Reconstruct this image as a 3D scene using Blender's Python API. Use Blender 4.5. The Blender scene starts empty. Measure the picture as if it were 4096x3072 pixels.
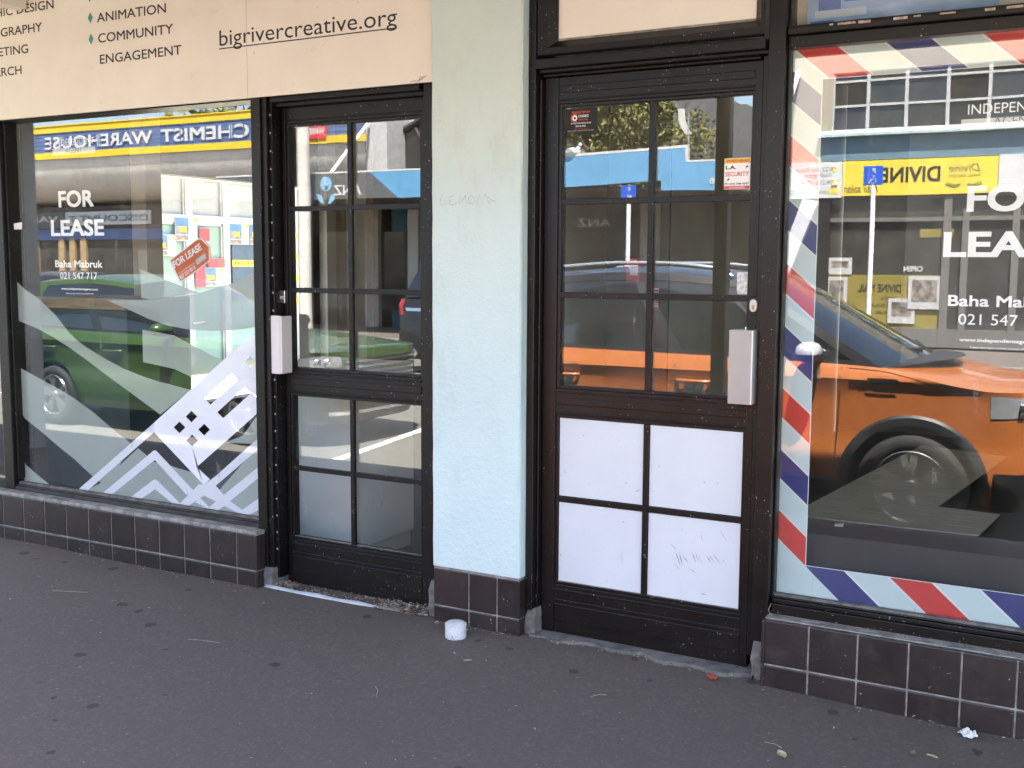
import bpy, bmesh, math, random
from mathutils import Vector, Matrix
import numpy as np
random.seed(7)
S = bpy.context.scene
R = math.radians
# ------------------------------------------------------------------ camera
FPX, YAW, PIT, ROL = 4433.3, 0.508012, 0.108279, 0.005556
CAMLOC = Vector((0.0, -3.6, 1.34))
def cam_axes():
    cy, sy, cp, sp = math.cos(YAW), math.sin(YAW), math.cos(PIT), math.sin(PIT)
    f = Vector((-sy*cp, cy*cp, -sp)); rt = Vector((cy, sy, 0)); up = rt.cross(f)
    c, s = math.cos(ROL), math.sin(ROL)
    return c*rt + s*up, -s*rt + c*up, f
CR, CU, CF = cam_axes()
cd = bpy.data.cameras.new("camera"); cam = bpy.data.objects.new("camera", cd)
S.collection.objects.link(cam); S.camera = cam
cd.sensor_fit = 'HORIZONTAL'; cd.sensor_width = 36.0; cd.lens = 36.0*FPX/4096.0
cd.clip_start = 0.05; cd.clip_end = 500
cam.matrix_world = Matrix(((CR.x, CU.x, -CF.x, CAMLOC.x), (CR.y, CU.y, -CF.y, CAMLOC.y), (CR.z, CU.z, -CF.z, CAMLOC.z), (0, 0, 0, 1)))
# ------------------------------------------------------------------ light
SUN = Vector((0.20, 0.36, 0.91)).normalized()          # direction towards the sun (behind the shops)
W = bpy.data.worlds.new("World"); S.world = W; W.use_nodes = True
nt = W.node_tree; nt.nodes.clear()
wo = nt.nodes.new('ShaderNodeOutputWorld'); bg = nt.nodes.new('ShaderNodeBackground'); sk = nt.nodes.new('ShaderNodeTexSky')
sk.sky_type = 'NISHITA'; sk.sun_disc = False; sk.sun_elevation = math.asin(SUN.z); sk.sun_rotation = math.atan2(SUN.x, SUN.y)
sk.dust_density = 2.5; sk.ozone_density = .6
bg.inputs[1].default_value = 0.11
nt.links.new(sk.outputs[0], bg.inputs[0]); nt.links.new(bg.outputs[0], wo.inputs[0])
sl = bpy.data.lights.new("sun", 'SUN'); sl.energy = 5.0; sl.angle = R(0.53); sl.color = (1.0, 0.95, 0.87)
so = bpy.data.objects.new("sun", sl); S.collection.objects.link(so)
so.rotation_euler = SUN.to_track_quat('Z', 'Y').to_euler(); so.location = (0, 0, 30)
S.view_settings.view_transform = 'Standard'; S.view_settings.look = 'None'
S.view_settings.exposure = 3.68; S.view_settings.gamma = 1.0
S.cycles.max_bounces = 10; S.cycles.transparent_max_bounces = 16; S.cycles.glossy_bounces = 5
S.cycles.caustics_reflective = False; S.cycles.caustics_refractive = False
S.cycles.use_denoising = True; S.cycles.use_adaptive_sampling = False; S.render.filter_size = 1.2
# ------------------------------------------------------------------ pixel helpers (photo pixels -> real planes)
def ray(px, py):
    return CF + CR*((px-2048)/FPX) - CU*((py-1536)/FPX)
def at(px, py, y=0.0):
    v = ray(px, py); t = (y-CAMLOC.y)/v.y
    return CAMLOC + v*t
def atx(px, py, x):
    v = ray(px, py); t = (x-CAMLOC.x)/v.x
    return CAMLOC + v*t
GY = 0.05
def mir(px, py, Y):                 # thing seen reflected in the shop glass, standing Y metres out in the street
    p = at(px, py, 2*GY+Y); p.y = -Y
    return p
# ------------------------------------------------------------------ materials
MATS = {}
def nodes(name):
    m = bpy.data.materials.new(name); m.use_nodes = True
    t = m.node_tree; t.nodes.clear()
    return m, t
def N(t, typ, **kw):
    n = t.nodes.new(typ)
    for k, v in kw.items():
        if k.startswith('i_'):
            n.inputs[int(k[2:]) if k[2:].isdigit() else k[2:]].default_value = v
        else: setattr(n, k, v)
    return n
def L(t, a, b): t.links.new(a, b)
def coords(t, kind='Object'):
    return N(t, 'ShaderNodeNewGeometry').outputs['Position'] if kind == 'World' else N(t, 'ShaderNodeTexCoord').outputs[kind]
def mixc(t, fac, a, b, blend='MIX'):
    n = N(t, 'ShaderNodeMix', data_type='RGBA', blend_type=blend)
    for s, v in ((n.inputs[0], fac), (n.inputs[6], a), (n.inputs[7], b)):
        if hasattr(v, 'links'): L(t, v, s)
        else: s.default_value = v if not isinstance(v, tuple) else (*v, 1)
    return n.outputs[2]
def math_(t, op, a, b=0.0, c=None, clamp=False):
    n = N(t, 'ShaderNodeMath', operation=op); n.use_clamp = clamp
    for i, v in enumerate((a, b, c)):
        if v is None: continue
        if hasattr(v, 'links'): L(t, v, n.inputs[i])
        else: n.inputs[i].default_value = v
    return n.outputs[0]
def noise(t, co, scale, detail=4, rough=.6, stretch=None):
    if stretch:
        mp = N(t, 'ShaderNodeMapping'); L(t, co, mp.inputs[0]); mp.inputs['Scale'].default_value = stretch; co = mp.outputs[0]
    n = N(t, 'ShaderNodeTexNoise'); L(t, co, n.inputs['Vector'])
    n.inputs['Scale'].default_value = scale; n.inputs['Detail'].default_value = detail; n.inputs['Roughness'].default_value = rough
    return n.outputs['Fac']
def step(t, v, lo, hi):
    n = N(t, 'ShaderNodeMapRange', interpolation_type='SMOOTHSTEP'); L(t, v, n.inputs[0])
    n.inputs[1].default_value = lo; n.inputs[2].default_value = hi
    return n.outputs[0]
def bsdf(t, col, rough=.5, metal=0.0, spec=.5, coat=0.0):
    b = N(t, 'ShaderNodeBsdfPrincipled')
    for s, v in (('Base Color', col), ('Roughness', rough), ('Metallic', metal), ('Specular IOR Level', spec), ('Coat Weight', coat)):
        if hasattr(v, 'links'): L(t, v, b.inputs[s])
        else: b.inputs[s].default_value = (*v, 1) if isinstance(v, tuple) else v
    if coat: b.inputs['Coat Roughness'].default_value = .04
    return b
def out(t, sh): L(t, sh, N(t, 'ShaderNodeOutputMaterial').inputs[0])
def bump(t, b, h, strength=.3, dist=.002):
    n = N(t, 'ShaderNodeBump'); L(t, h, n.inputs['Height']); n.inputs['Strength'].default_value = strength; n.inputs['Distance'].default_value = dist
    L(t, n.outputs[0], b.inputs['Normal'])
def pm(name, col, rough=.5, var=.12, scale=9, metal=0.0, spec=.5, coat=0.0, bmp=0.0, bscale=120, chips=None, stretch=None):
    """paint-like procedural: base colour with soft mottling, optional fine bump, optional chips"""
    m, t = nodes(name); co = coords(t)
    f = noise(t, co, scale, 5, .6, stretch)
    dark = tuple(c*(1-var) for c in col); lite = tuple(min(1, c*(1+var)) for c in col)
    c = mixc(t, step(t, f, .3, .7), dark, lite)
    r = rough
    if chips:
        cc, amount = chips
        k = noise(t, co, 140, 2, .5); k2 = noise(t, co, 6, 3, .6)
        c = mixc(t, math_(t, 'MULTIPLY', step(t, k, amount, amount+.02), step(t, k2, .45, .6)), c, cc)
    b = bsdf(t, c, r, metal, spec, coat)
    L(t, math_(t, 'ADD', math_(t, 'MULTIPLY', f, .2), rough-.1, clamp=True), b.inputs['Roughness'])
    if bmp: bump(t, b, noise(t, co, bscale, 3, .6), bmp, .003)
    out(t, b.outputs[0]); MATS[name] = m
    return m
def glass_mat(name, base=.10, gain=1.2, tint=(.975, .985, .98), dust=.02, smear=True):
    """pane seen from the street: see-through, mirror-like at a glance, a thin film of street dust"""
    m, t = nodes(name); co = coords(t)
    ge = N(t, 'ShaderNodeNewGeometry'); dt = N(t, 'ShaderNodeVectorMath', operation='DOT_PRODUCT'); L(t, ge.outputs['Incoming'], dt.inputs[0]); L(t, ge.outputs['Normal'], dt.inputs[1])
    c1 = math_(t, 'SUBTRACT', 1.0, math_(t, 'ABSOLUTE', dt.outputs['Value']), clamp=True)
    fac = math_(t, 'ADD', math_(t, 'MULTIPLY', math_(t, 'POWER', c1, 5.0), gain), base, clamp=True)      # Schlick, same from both sides
    tr = N(t, 'ShaderNodeBsdfTransparent'); tr.inputs[0].default_value = (*tint, 1)
    gl = N(t, 'ShaderNodeBsdfGlossy'); gl.inputs['Roughness'].default_value = 0.0; gl.inputs[0].default_value = (.95, .97, 1, 1)
    # old float glass: very slow waviness
    bn = N(t, 'ShaderNodeBump'); L(t, noise(t, co, 1.7, 1, .4), bn.inputs['Height']); bn.inputs['Strength'].default_value = .05; bn.inputs['Distance'].default_value = .004
    L(t, bn.outputs[0], gl.inputs['Normal'])
    mx = N(t, 'ShaderNodeMixShader'); L(t, fac, mx.inputs[0]); L(t, tr.outputs[0], mx.inputs[1]); L(t, gl.outputs[0], mx.inputs[2])
    df = N(t, 'ShaderNodeBsdfDiffuse'); df.inputs[0].default_value = (.62, .6, .54, 1)
    d = noise(t, co, 3, 6, .65); d2 = noise(t, co, 30, 4, .7, (1, 1, .12)); d3 = noise(t, co, 160, 2, .5)
    a = math_(t, 'MULTIPLY', step(t, d, .35, .8), dust)
    if smear:
        a = math_(t, 'ADD', a, math_(t, 'MULTIPLY', math_(t, 'MULTIPLY', step(t, d2, .62, .72), step(t, d, .45, .6)), .22))
        a = math_(t, 'ADD', a, math_(t, 'MULTIPLY', math_(t, 'MULTIPLY', step(t, d3, .74, .78), step(t, d, .5, .6)), .35))
    m2 = N(t, 'ShaderNodeMixShader'); L(t, a, m2.inputs[0]); L(t, mx.outputs[0], m2.inputs[1]); L(t, df.outputs[0], m2.inputs[2])
    out(t, m2.outputs[0]); MATS[name] = m
    return m
def film_mat(name, col, opac, rough=.6, trans=.35):
    """vinyl film on the inside of the pane: part see-through, lights up from either side"""
    m, t = nodes(name); co = coords(t)
    c = mixc(t, noise(t, co, 5, 4), tuple(x*.93 for x in col), tuple(min(1, x*1.05) for x in col))
    d = N(t, 'ShaderNodeBsdfDiffuse'); L(t, c, d.inputs[0]); tl = N(t, 'ShaderNodeBsdfTranslucent'); L(t, c, tl.inputs[0])
    x = N(t, 'ShaderNodeMixShader'); x.inputs[0].default_value = trans; L(t, d.outputs[0], x.inputs[1]); L(t, tl.outputs[0], x.inputs[2])
    tr = N(t, 'ShaderNodeBsdfTransparent'); y = N(t, 'ShaderNodeMixShader'); y.inputs[0].default_value = opac
    L(t, tr.outputs[0], y.inputs[1]); L(t, x.outputs[0], y.inputs[2]); out(t, y.outputs[0]); MATS[name] = m
    return m
# ------------------------------------------------------------------ mesh builder
class MB:
    def __init__(s, split=False): s.v = []; s.f = []; s.mi = []; s.split = split; s.lines = []
    def add(s, vs, fs, mi=0):
        o = len(s.v); s.v += [tuple(v) for v in vs]; s.f += [tuple(i+o for i in f) for f in fs]; s.mi += [mi]*len(fs)
        return s
    def box(s, x0, x1, y0, y1, z0, z1, mi=0):
        x0, x1 = sorted((x0, x1)); y0, y1 = sorted((y0, y1)); z0, z1 = sorted((z0, z1))
        return s.add([(x0,y0,z0),(x1,y0,z0),(x1,y1,z0),(x0,y1,z0),(x0,y0,z1),(x1,y0,z1),(x1,y1,z1),(x0,y1,z1)],
                     [(0,3,2,1),(4,5,6,7),(0,1,5,4),(1,2,6,5),(2,3,7,6),(3,0,4,7)], mi)
    def prism(s, pts, d, mi=0):      # planar polygon pts (3D) extruded by vector d
        n = len(pts); d = Vector(d); a = [Vector(p) for p in pts]; b = [p+d for p in a]
        return s.add(a+b, [tuple(range(n))[::-1], tuple(range(n, 2*n))] + [(i, (i+1) % n, n+(i+1) % n, n+i) for i in range(n)], mi)
    def face(s, pts, mi=0): return s.add(pts, [tuple(range(len(pts)))], mi)
    def grid(s, rows, mi=0, close=False):    # rows of points
        m, n = len(rows), len(rows[0]); vs = [p for r in rows for p in r]; fs = []
        for i in range(m-1):
            for j in range(n-1 if not close else n):
                k = (j+1) % n
                fs.append((i*n+j, i*n+k, (i+1)*n+k, (i+1)*n+j))
        return s.add(vs, fs, mi)
    def tube(s, pts, r, n=10, mi=0, cap=True):
        pts = [Vector(p) for p in pts]; rows = []
        rs = r if isinstance(r, (list, tuple)) else [r]*len(pts)
        for i, p in enumerate(pts):
            d = (pts[min(i+1, len(pts)-1)]-pts[max(i-1, 0)]).normalized()
            a = d.cross(Vector((0, 0, 1)) if abs(d.z) < .9 else Vector((1, 0, 0))).normalized(); b = d.cross(a)
            rows.append([p+(a*math.cos(2*math.pi*k/n)+b*math.sin(2*math.pi*k/n))*rs[i] for k in range(n)])
        s.grid(rows, mi, True)
        if cap: s.face(rows[0][::-1], mi); s.face(rows[-1], mi)
        return s
    def lathe(s, prof, c, axis='z', n=28, mi=0, a0=0, a1=2*math.pi):
        rows = []; full = abs(a1-a0-2*math.pi) < 1e-6
        for r, h in prof:
            row = []
            for k in range(n if full else n+1):
                a = a0+(a1-a0)*k/n; u, w = r*math.cos(a), r*math.sin(a)
                row.append({'z': (c[0]+u, c[1]+w, c[2]+h), 'y': (c[0]+u, c[1]+h, c[2]+w), 'x': (c[0]+h, c[1]+u, c[2]+w)}[axis])
            rows.append(row)
        return s.grid(rows, mi, full)
    def text(s, body, y, z0, cap, x=None, align='L', k=1.0, x1=None, bold=0.0, face=-1, mi=0, shear=0, pts=None):
        """flat lettering on the plane y; face -1 reads from the street side (looking +y), +1 reads from across the road"""
        vs, fs, w, h = glyphs(body, 0, shear)
        b = max(0, bold); w += 2*b
        sc = cap/(h+2*b); kx = sc*k
        if x1 is not None: kx = abs(x1-x)/w
        wid = w*kx
        off = {'L': 0, 'R': -wid, 'C': -wid/2}[align]
        tgt = MB() if s.split else s
        if s.split: s.lines.append(tgt)
        sh = [(b, b)] if b == 0 else [(b+i*b, b+j*b) for i in (-1, 0, 1) for j in (-1, 0, 1)]
        dy = (.00003 if abs(y) < 6 else .0004)*face
        for q, (ox, oz) in enumerate(sh):
            P = []
            for a, c in vs:
                u = (a+ox)*kx+off
                P.append((x+u if face < 0 else x-u, y+dy*q, z0+(c+oz)*sc))
            tgt.add(P, fs if face < 0 else [f[::-1] for f in fs], mi)
        return wid
    def build(s, name, mats, parent=None, smooth=None, bevel=0, loc=None, segs=2):
        for q in s.lines: r_ = q.build(name, mats, parent)
        if s.lines and not s.v: return r_
        me = bpy.data.meshes.new(name)
        o = bpy.data.objects.new(name, me); S.collection.objects.link(o)
        off = Vector((0, 0, 0))
        if parent is not None:
            o.parent = parent; q = parent
            while q is not None: off += Vector(q.location); q = q.parent
        elif loc is not None:
            off = Vector(loc); o.location = off
        elif s.v:
            a = np.array(s.v); off = Vector(((a[:,0].min()+a[:,0].max())/2, (a[:,1].min()+a[:,1].max())/2, a[:,2].min())); o.location = off
        me.from_pydata([Vector(v)-off for v in s.v], [], s.f)
        mats = mats if isinstance(mats, (list, tuple)) else [mats]
        for m in mats: me.materials.append(MATS[m] if isinstance(m, str) else m)
        me.polygons.foreach_set('material_index', s.mi)
        if smooth is not None:
            bm = bmesh.new(); bm.from_mesh(me); bmesh.ops.remove_doubles(bm, verts=bm.verts, dist=1e-5)
            bmesh.ops.recalc_face_normals(bm, faces=bm.faces)
            for e in bm.edges: e.smooth = len(e.link_faces) < 2 or e.calc_face_angle(0) < R(smooth)
            for f in bm.faces: f.smooth = True
            bm.to_mesh(me); bm.free()
        if bevel:
            b = o.modifiers.new('bevel', 'BEVEL'); b.width = bevel; b.segments = segs; b.limit_method = 'ANGLE'; b.angle_limit = R(40)
        me.update()
        return o
def lerp(a, b, t): return a+(b-a)*t
GL = {}
CAPH = .729
def glyphs(body, bold, shear=0):
    key = (body, bold, shear)
    if key in GL: return GL[key]
    c = bpy.data.curves.new('text', 'FONT'); c.body = body; c.size = 1; c.offset = bold; c.resolution_u = 4; c.fill_mode = 'FRONT'; c.shear = shear
    o = bpy.data.objects.new('text', c); S.collection.objects.link(o)
    dg = bpy.context.evaluated_depsgraph_get(); dg.update()
    me = bpy.data.meshes.new_from_object(o.evaluated_get(dg))
    v = np.array([p.co[:2] for p in me.vertices]); f = [tuple(p.vertices) for p in me.polygons]
    mn = v.min(0); w = v[:,0].max()-mn[0]; z0 = 0.0
    h = CAPH
    v[:,0] -= mn[0]
    bpy.data.objects.remove(o); bpy.data.curves.remove(c); bpy.data.meshes.remove(me)
    GL[key] = ([tuple(a) for a in v], f, w, h)
    return GL[key]
def thing(name, label, cat, loc=(0,0,0), rz=0, group=None, kind=None):
    o = bpy.data.objects.new(name, None); S.collection.objects.link(o); o.location = loc; o.rotation_euler = (0, 0, rz); o.empty_display_size = .1
    return tag(o, label, cat, group, kind)
def tag(o, label=None, cat=None, group=None, kind=None):
    if label: o['label'] = label
    if cat: o['category'] = cat
    if group: o['group'] = group
    if kind: o['kind'] = kind
    return o
def copy_tree(o, parent=None):
    c = o.copy(); S.collection.objects.link(c)
    if parent: c.parent = parent
    for ch in list(o.children): copy_tree(ch, c)
    return c
# ------------------------------------------------------------------ palette
WHITECHIP = ((.55, .53, .5), .70)
pm('black_aluminium', (.0055, .0047, .0045), .42, .3, 5, spec=.32, chips=WHITECHIP)
pm('brown_black_aluminium', (.0068, .0052, .0046), .36, .3, 5, spec=.36, chips=((.5, .48, .45), .705))
pm('rubber_black', (.006, .006, .007), .6, .2)
pm('dusty_black', (.03, .028, .027), .7, .5, 14, bmp=.3)
pm('sill_grime', (.26, .245, .22), .85, .4, 22, bmp=.4, bscale=60)
pm('raw_concrete', (.16, .148, .136), .9, .35, 18, bmp=.6, bscale=50)
pm('grout', (.27, .245, .22), .9, .35, 20)
pm('white_board', (.66, .67, .70), .5, .03, 3, chips=((.12, .12, .13), .735))
pm('silver_ribbed', (.62, .60, .58), .38, .06, 5, metal=.35)
pm('chrome', (.8, .8, .8), .15, .05, metal=1)
pm('white_paint', (.78, .77, .74), .5, .08, 6)
pm('white_vinyl', (.90, .89, .95), .45, .03, 4)
pm('white_letter', (.92, .93, .93), .5, .03, 4)
pm('black_letter', (.02, .02, .022), .5, .1)
pm('teal_letter', (.05, .30, .29), .5, .08)
pm('grey_letter', (.22, .24, .24), .5, .08)
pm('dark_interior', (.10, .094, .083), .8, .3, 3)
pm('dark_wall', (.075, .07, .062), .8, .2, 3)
pm('interior_ceiling', (.55, .53, .48), .8, .1, 2)
pm('white_wall', (.62, .61, .58), .7, .06, 3)
pm('beige_wall', (.40, .35, .29), .7, .1, 3)
pm('counter_grey', (.80, .82, .83), .55, .05, 3)
pm('teal_cabinet', (.012, .045, .06), .35, .3, 4)
pm('tan_timber', (.36, .25, .13), .5, .25, 6, stretch=(1, 8, 8))
pm('floor_timber', (.34, .29, .22), .5, .25, 5, stretch=(1, 14, 1))
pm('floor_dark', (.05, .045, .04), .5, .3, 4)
pm('red_plastic', (.33, .02, .02), .35, .1)
pm('orange_print', (.78, .10, .025), .45, .06)
pm('paper', (.78, .78, .76), .7, .05)
pm('orange_scrap', (.52, .07, .02), .6, .25, 60)
pm('verandah_brown', (.11, .09, .07), .6, .2)
pm('verandah_soffit', (.70, .68, .62), .7, .1, 2)
pm('post_grey', (.46, .46, .43), .55, .1)
pm('post_dark', (.05, .045, .038), .5, .2)
pm('metal_grey', (.42, .43, .43), .45, .1, metal=.5)
glass_mat('shop_glass', .075, .9)
glass_mat('door_glass', .075, .9, tint=(.95, .96, .945), dust=.03)
film_mat('frosted_film', (.56, .62, .56), .80, trans=.14)
film_mat('lease_film', (.46, .45, .43), .20)
film_mat('agent_film', (.92, .94, .93), .86, trans=.1)
# cream composite sign board with dirt specks and wear
def board_mat(name, col):
    m, t = nodes(name); co = coords(t)
    c = mixc(t, step(t, noise(t, co, 2.5, 5, .6), .3, .75), tuple(x*.93 for x in col), col)
    sc = noise(t, co, 9, 6, .7, (1, 1, 1.6)); c = mixc(t, math_(t, 'MULTIPLY', step(t, sc, .60, .66), .10), c, (.5, .42, .32))
    k = math_(t, 'MULTIPLY', step(t, noise(t, co, 75, 2, .4), .735, .76), step(t, noise(t, co, 5, 3), .5, .62))
    c = mixc(t, k, c, (.06, .045, .035))
    b = bsdf(t, c, .5); out(t, b.outputs[0]); MATS[name] = m
board_mat('cream_board', (.88, .84, .755)); board_mat('cream_panel', (.88, .85, .77))
# painted roughcast render
def render_mat():
    m, t = nodes('aqua_render'); co = coords(t)
    a = noise(t, co, 1.6, 4); c = mixc(t, step(t, a, .3, .7), (.57, .69, .675), (.63, .75, .725))
    st = noise(t, co, 9, 5, .7, (1, 1, .35)); c = mixc(t, math_(t, 'MULTIPLY', step(t, st, .52, .72), .22), c, (.42, .45, .40))
    b = bsdf(t, c, .85)
    h = math_(t, 'ADD', noise(t, co, 60, 3, .55), math_(t, 'MULTIPLY', noise(t, co, 180, 2, .5), .5))
    bump(t, b, h, .55, .006); out(t, b.outputs[0]); MATS['aqua_render'] = m
render_mat()
# glazed dark brown tile, slightly different from tile to tile
def tile_mat():
    m, t = nodes('brown_tile'); co = coords(t)
    oi = N(t, 'ShaderNodeNewGeometry').outputs['Random Per Island']
    c = mixc(t, oi, (.017, .0122, .0115), (.032, .0228, .0215))
    c = mixc(t, math_(t, 'MULTIPLY', step(t, noise(t, co, 11, 5, .7), .5, .8), .45), c, (.065, .058, .056))
    k = math_(t, 'MULTIPLY', step(t, noise(t, co, 110, 2, .4), .72, .75), step(t, noise(t, co, 7, 2), .5, .6)); c = mixc(t, k, c, (.4, .39, .37))
    b = bsdf(t, c, .38); L(t, math_(t, 'ADD', math_(t, 'MULTIPLY', noise(t, co, 14, 5), .4), .2), b.inputs['Roughness'])
    out(t, b.outputs[0]); MATS['brown_tile'] = m
tile_mat()
def asphalt_mat(name, base, spots=True, warm=0.0):
    m, t = nodes(name); co = coords(t, 'World')
    a = noise(t, co, 78, 5, .8); a2 = noise(t, co, 48, 4, .7); big = noise(t, co, 1.1, 5, .6); med = noise(t, co, 7, 5, .65)
    c = mixc(t, step(t, a, .40, .60), tuple(x*.42 for x in base), tuple(x*1.62 for x in base))
    c = mixc(t, math_(t, 'MULTIPLY', step(t, big, .35, .7), .55), c, tuple(x*1.35 for x in base))
    c = mixc(t, math_(t, 'MULTIPLY', step(t, med, .48, .66), .5), c, tuple(x*.5 for x in base))
    c = mixc(t, math_(t, 'MULTIPLY', step(t, a2, .35, .75), .35), tuple(x*.62 for x in base), c)
    vo = N(t, 'ShaderNodeTexVoronoi', feature='F1'); L(t, co, vo.inputs['Vector']); vo.inputs['Scale'].default_value = 42
    chip = math_(t, 'MULTIPLY', math_(t, 'LESS_THAN', vo.outputs['Distance'], .15), step(t, noise(t, co, 23, 2, .5), .63, .67))
    c = mixc(t, math_(t, 'MULTIPLY', chip, .6), c, (.36, .35, .33))
    if spots:   # flattened gum and old drips
        mp = N(t, 'ShaderNodeMapping'); L(t, co, mp.inputs[0]); mp.inputs['Scale'].default_value = (1, 1, 0)
        wv = N(t, 'ShaderNodeVectorMath', operation='ADD'); L(t, mp.outputs[0], wv.inputs[0])
        nn = N(t, 'ShaderNodeTexNoise'); L(t, mp.outputs[0], nn.inputs['Vector']); nn.inputs['Scale'].default_value = 18
        sb = N(t, 'ShaderNodeVectorMath', operation='SCALE'); L(t, nn.outputs['Color'], sb.inputs[0]); sb.inputs['Scale'].default_value = .035
        L(t, sb.outputs[0], wv.inputs[1])
        v2 = N(t, 'ShaderNodeTexVoronoi', feature='F1'); L(t, wv.outputs[0], v2.inputs['Vector']); v2.inputs['Scale'].default_value = 7.0
        rad = N(t, 'ShaderNodeSeparateColor'); L(t, v2.outputs['Color'], rad.inputs[0])
        g = math_(t, 'LESS_THAN', v2.outputs['Distance'], math_(t, 'MULTIPLY', math_(t, 'SUBTRACT', rad.outputs[0], .30), .26))
        c = mixc(t, math_(t, 'MULTIPLY', g, .85), c, tuple(x*.25 for x in base))
    b = bsdf(t, c, .85)
    bump(t, b, math_(t, 'ADD', a, math_(t, 'MULTIPLY', a2, .6)), .7, .004); out(t, b.outputs[0]); MATS[name] = m
asphalt_mat('footpath_asphalt', (.170, .138, .119)); asphalt_mat('road_asphalt', (.20, .185, .16), False)
# barber stripe vinyl: red / white / blue bands at 45 degrees with a thin white edge
def barber_mat(name, s0, period, order):
    m, t = nodes(name); co = coords(t, 'World'); sp = N(t, 'ShaderNodeSeparateXYZ'); L(t, co, sp.inputs[0])
    s = math_(t, 'ADD', math_(t, 'MULTIPLY', sp.outputs[0], .875), sp.outputs[2])
    f = math_(t, 'FRACT', math_(t, 'MULTIPLY', math_(t, 'SUBTRACT', s, s0), 1/period))
    cols = {'w': (.60, .72, .72), 'r': (.62, .016, .008), 'b': (.004, .010, .16)}
    c = cols[order[0]]; w = None
    for i in (1, 2, 3): c = mixc(t, math_(t, 'GREATER_THAN', f, i*.25), c, cols[order[i]])
    for q in (.25, .5, .75):
        k = math_(t, 'LESS_THAN', math_(t, 'ABSOLUTE', math_(t, 'SUBTRACT', f, q)), .008); w = k if w is None else math_(t, 'MAXIMUM', w, k)
    w = math_(t, 'MAXIMUM', w, math_(t, 'GREATER_THAN', math_(t, 'ABSOLUTE', math_(t, 'SUBTRACT', f, .5)), .492))
    c = mixc(t, w, c, (.8, .82, .82))
    c = mixc(t, math_(t, 'MULTIPLY', noise(t, co, 4, 4), .10), c, (.5, .5, .48))
    b = bsdf(t, c, .5); out(t, b.outputs[0]); MATS[name] = m
barber_mat('barber_vinyl_side', .6794, .414, 'wrwb'); barber_mat('barber_vinyl_low', -.4614, .4815, 'bwrw'); barber_mat('barber_vinyl_high', 1.1596, .49, 'rwbw')
# ================================================================== GROUND
def zg(x, y):                       # footpath height: falls to the kerb, small hollows
    z = -.058 + (y if y < 0 else 0)*.045
    z -= .014*max(0, min(1, (x+1.3)/1.0))
    z += .004*math.sin(x*2.3+y*1.1)+.003*math.sin(x*5.1-y*3.7)
    return z
def sheet(x0, x1, y0, y1, nx, ny, fz):
    mb = MB(); mb.grid([[(x0+(x1-x0)*i/nx, y0+(y1-y0)*j/ny, fz(x0+(x1-x0)*i/nx, y0+(y1-y0)*j/ny)) for i in range(nx+1)] for j in range(ny+1)]); return mb
KERB = -3.05; RZ = -.36; KFAR = -15.1; XMIN, XMAX = -60, 40
tag(sheet(-16, 8, KERB+.15, .16, 240, 32, zg).build('footpath', 'footpath_asphalt', smooth=60), 'dark grey asphalt footpath with gum spots in front of the shops', 'footpath', kind='structure')
tag(MB().box(-16, 8, KERB, KERB+.15, RZ-.05, -.20).build('kerb', 'raw_concrete', bevel=.02), 'concrete kerb between footpath and road', 'kerb', kind='structure')
tag(sheet(XMIN, XMAX, -40, 30, 40, 40, lambda x, y: RZ-.008).build('ground', 'road_asphalt'), 'plain ground under the street and buildings', 'ground', kind='structure')
tag(sheet(XMIN, XMAX, KFAR, KERB, 40, 10, lambda x, y: RZ).build('road', 'road_asphalt'), 'sunlit asphalt road seen reflected in the shop glass', 'road', kind='structure')
tag(MB().box(XMIN, XMAX, KFAR-.15, KFAR, RZ-.05, -.23).build('kerb', 'raw_concrete', bevel=.02), 'concrete kerb on the far side of the road', 'kerb', kind='structure')
tag(MB().box(XMIN, XMAX, -30, KFAR-.15, RZ-.05, -.235).build('footpath', 'footpath_asphalt'), 'footpath on the far side of the road', 'footpath', kind='structure')
mk = MB()
for a, b, w in (((-5.93, -3.72), (-6.35, -6.0), .10), ((-4.93, -3.70), (-5.35, -6.0), .10), ((-12.4, -3.72), (-12.8, -6.0), .10)):
    a = Vector((*a, RZ+.004)); b = Vector((*b, RZ+.004)); n = (b-a).normalized().cross(Vector((0,0,1)))*w/2
    mk.face([a-n, b-n, b+n, a+n])
for x in range(-40, 20, 6): mk.box(x, x+3, -9.25, -9.13, RZ+.002, RZ+.005)
for x in range(-40, 20, 3): mk.face([(x, -10.2, RZ+.004), (x+.1, -10.2, RZ+.004), (x+.9, -15, RZ+.004), (x+.8, -15, RZ+.004)])
tag(mk.build('road_markings', pm('road_paint', (.62, .60, .55), .8, .2, 30)), 'white parking bay lines and centre dashes on the road', 'road markings', kind='structure')
# ================================================================== LEFT SHOP
BL, BR = 'black_aluminium', 'brown_black_aluminium'
def tiles(mb, x0, x1, z0, z1, y, first, rows, pitch=.1565, g=.0056, d=.004):
    """glazed tiles standing 12 mm off the grout bed, top row with a rounded nose"""
    xs = [x0]; x = first
    while x < x1-.012: xs.append(x); x += pitch
    xs.append(x1)
    zs = [z0]+rows+[z1]
    for i in range(len(xs)-1):
        for j in range(len(zs)-1):
            a, b, c, e = xs[i]+g/2, xs[i+1]-g/2, zs[j]+g/2, zs[j+1]-g/2
            if b-a > .006 and e-c > .006: mb.box(a, b, y-d, y+.004, c, e)
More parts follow.
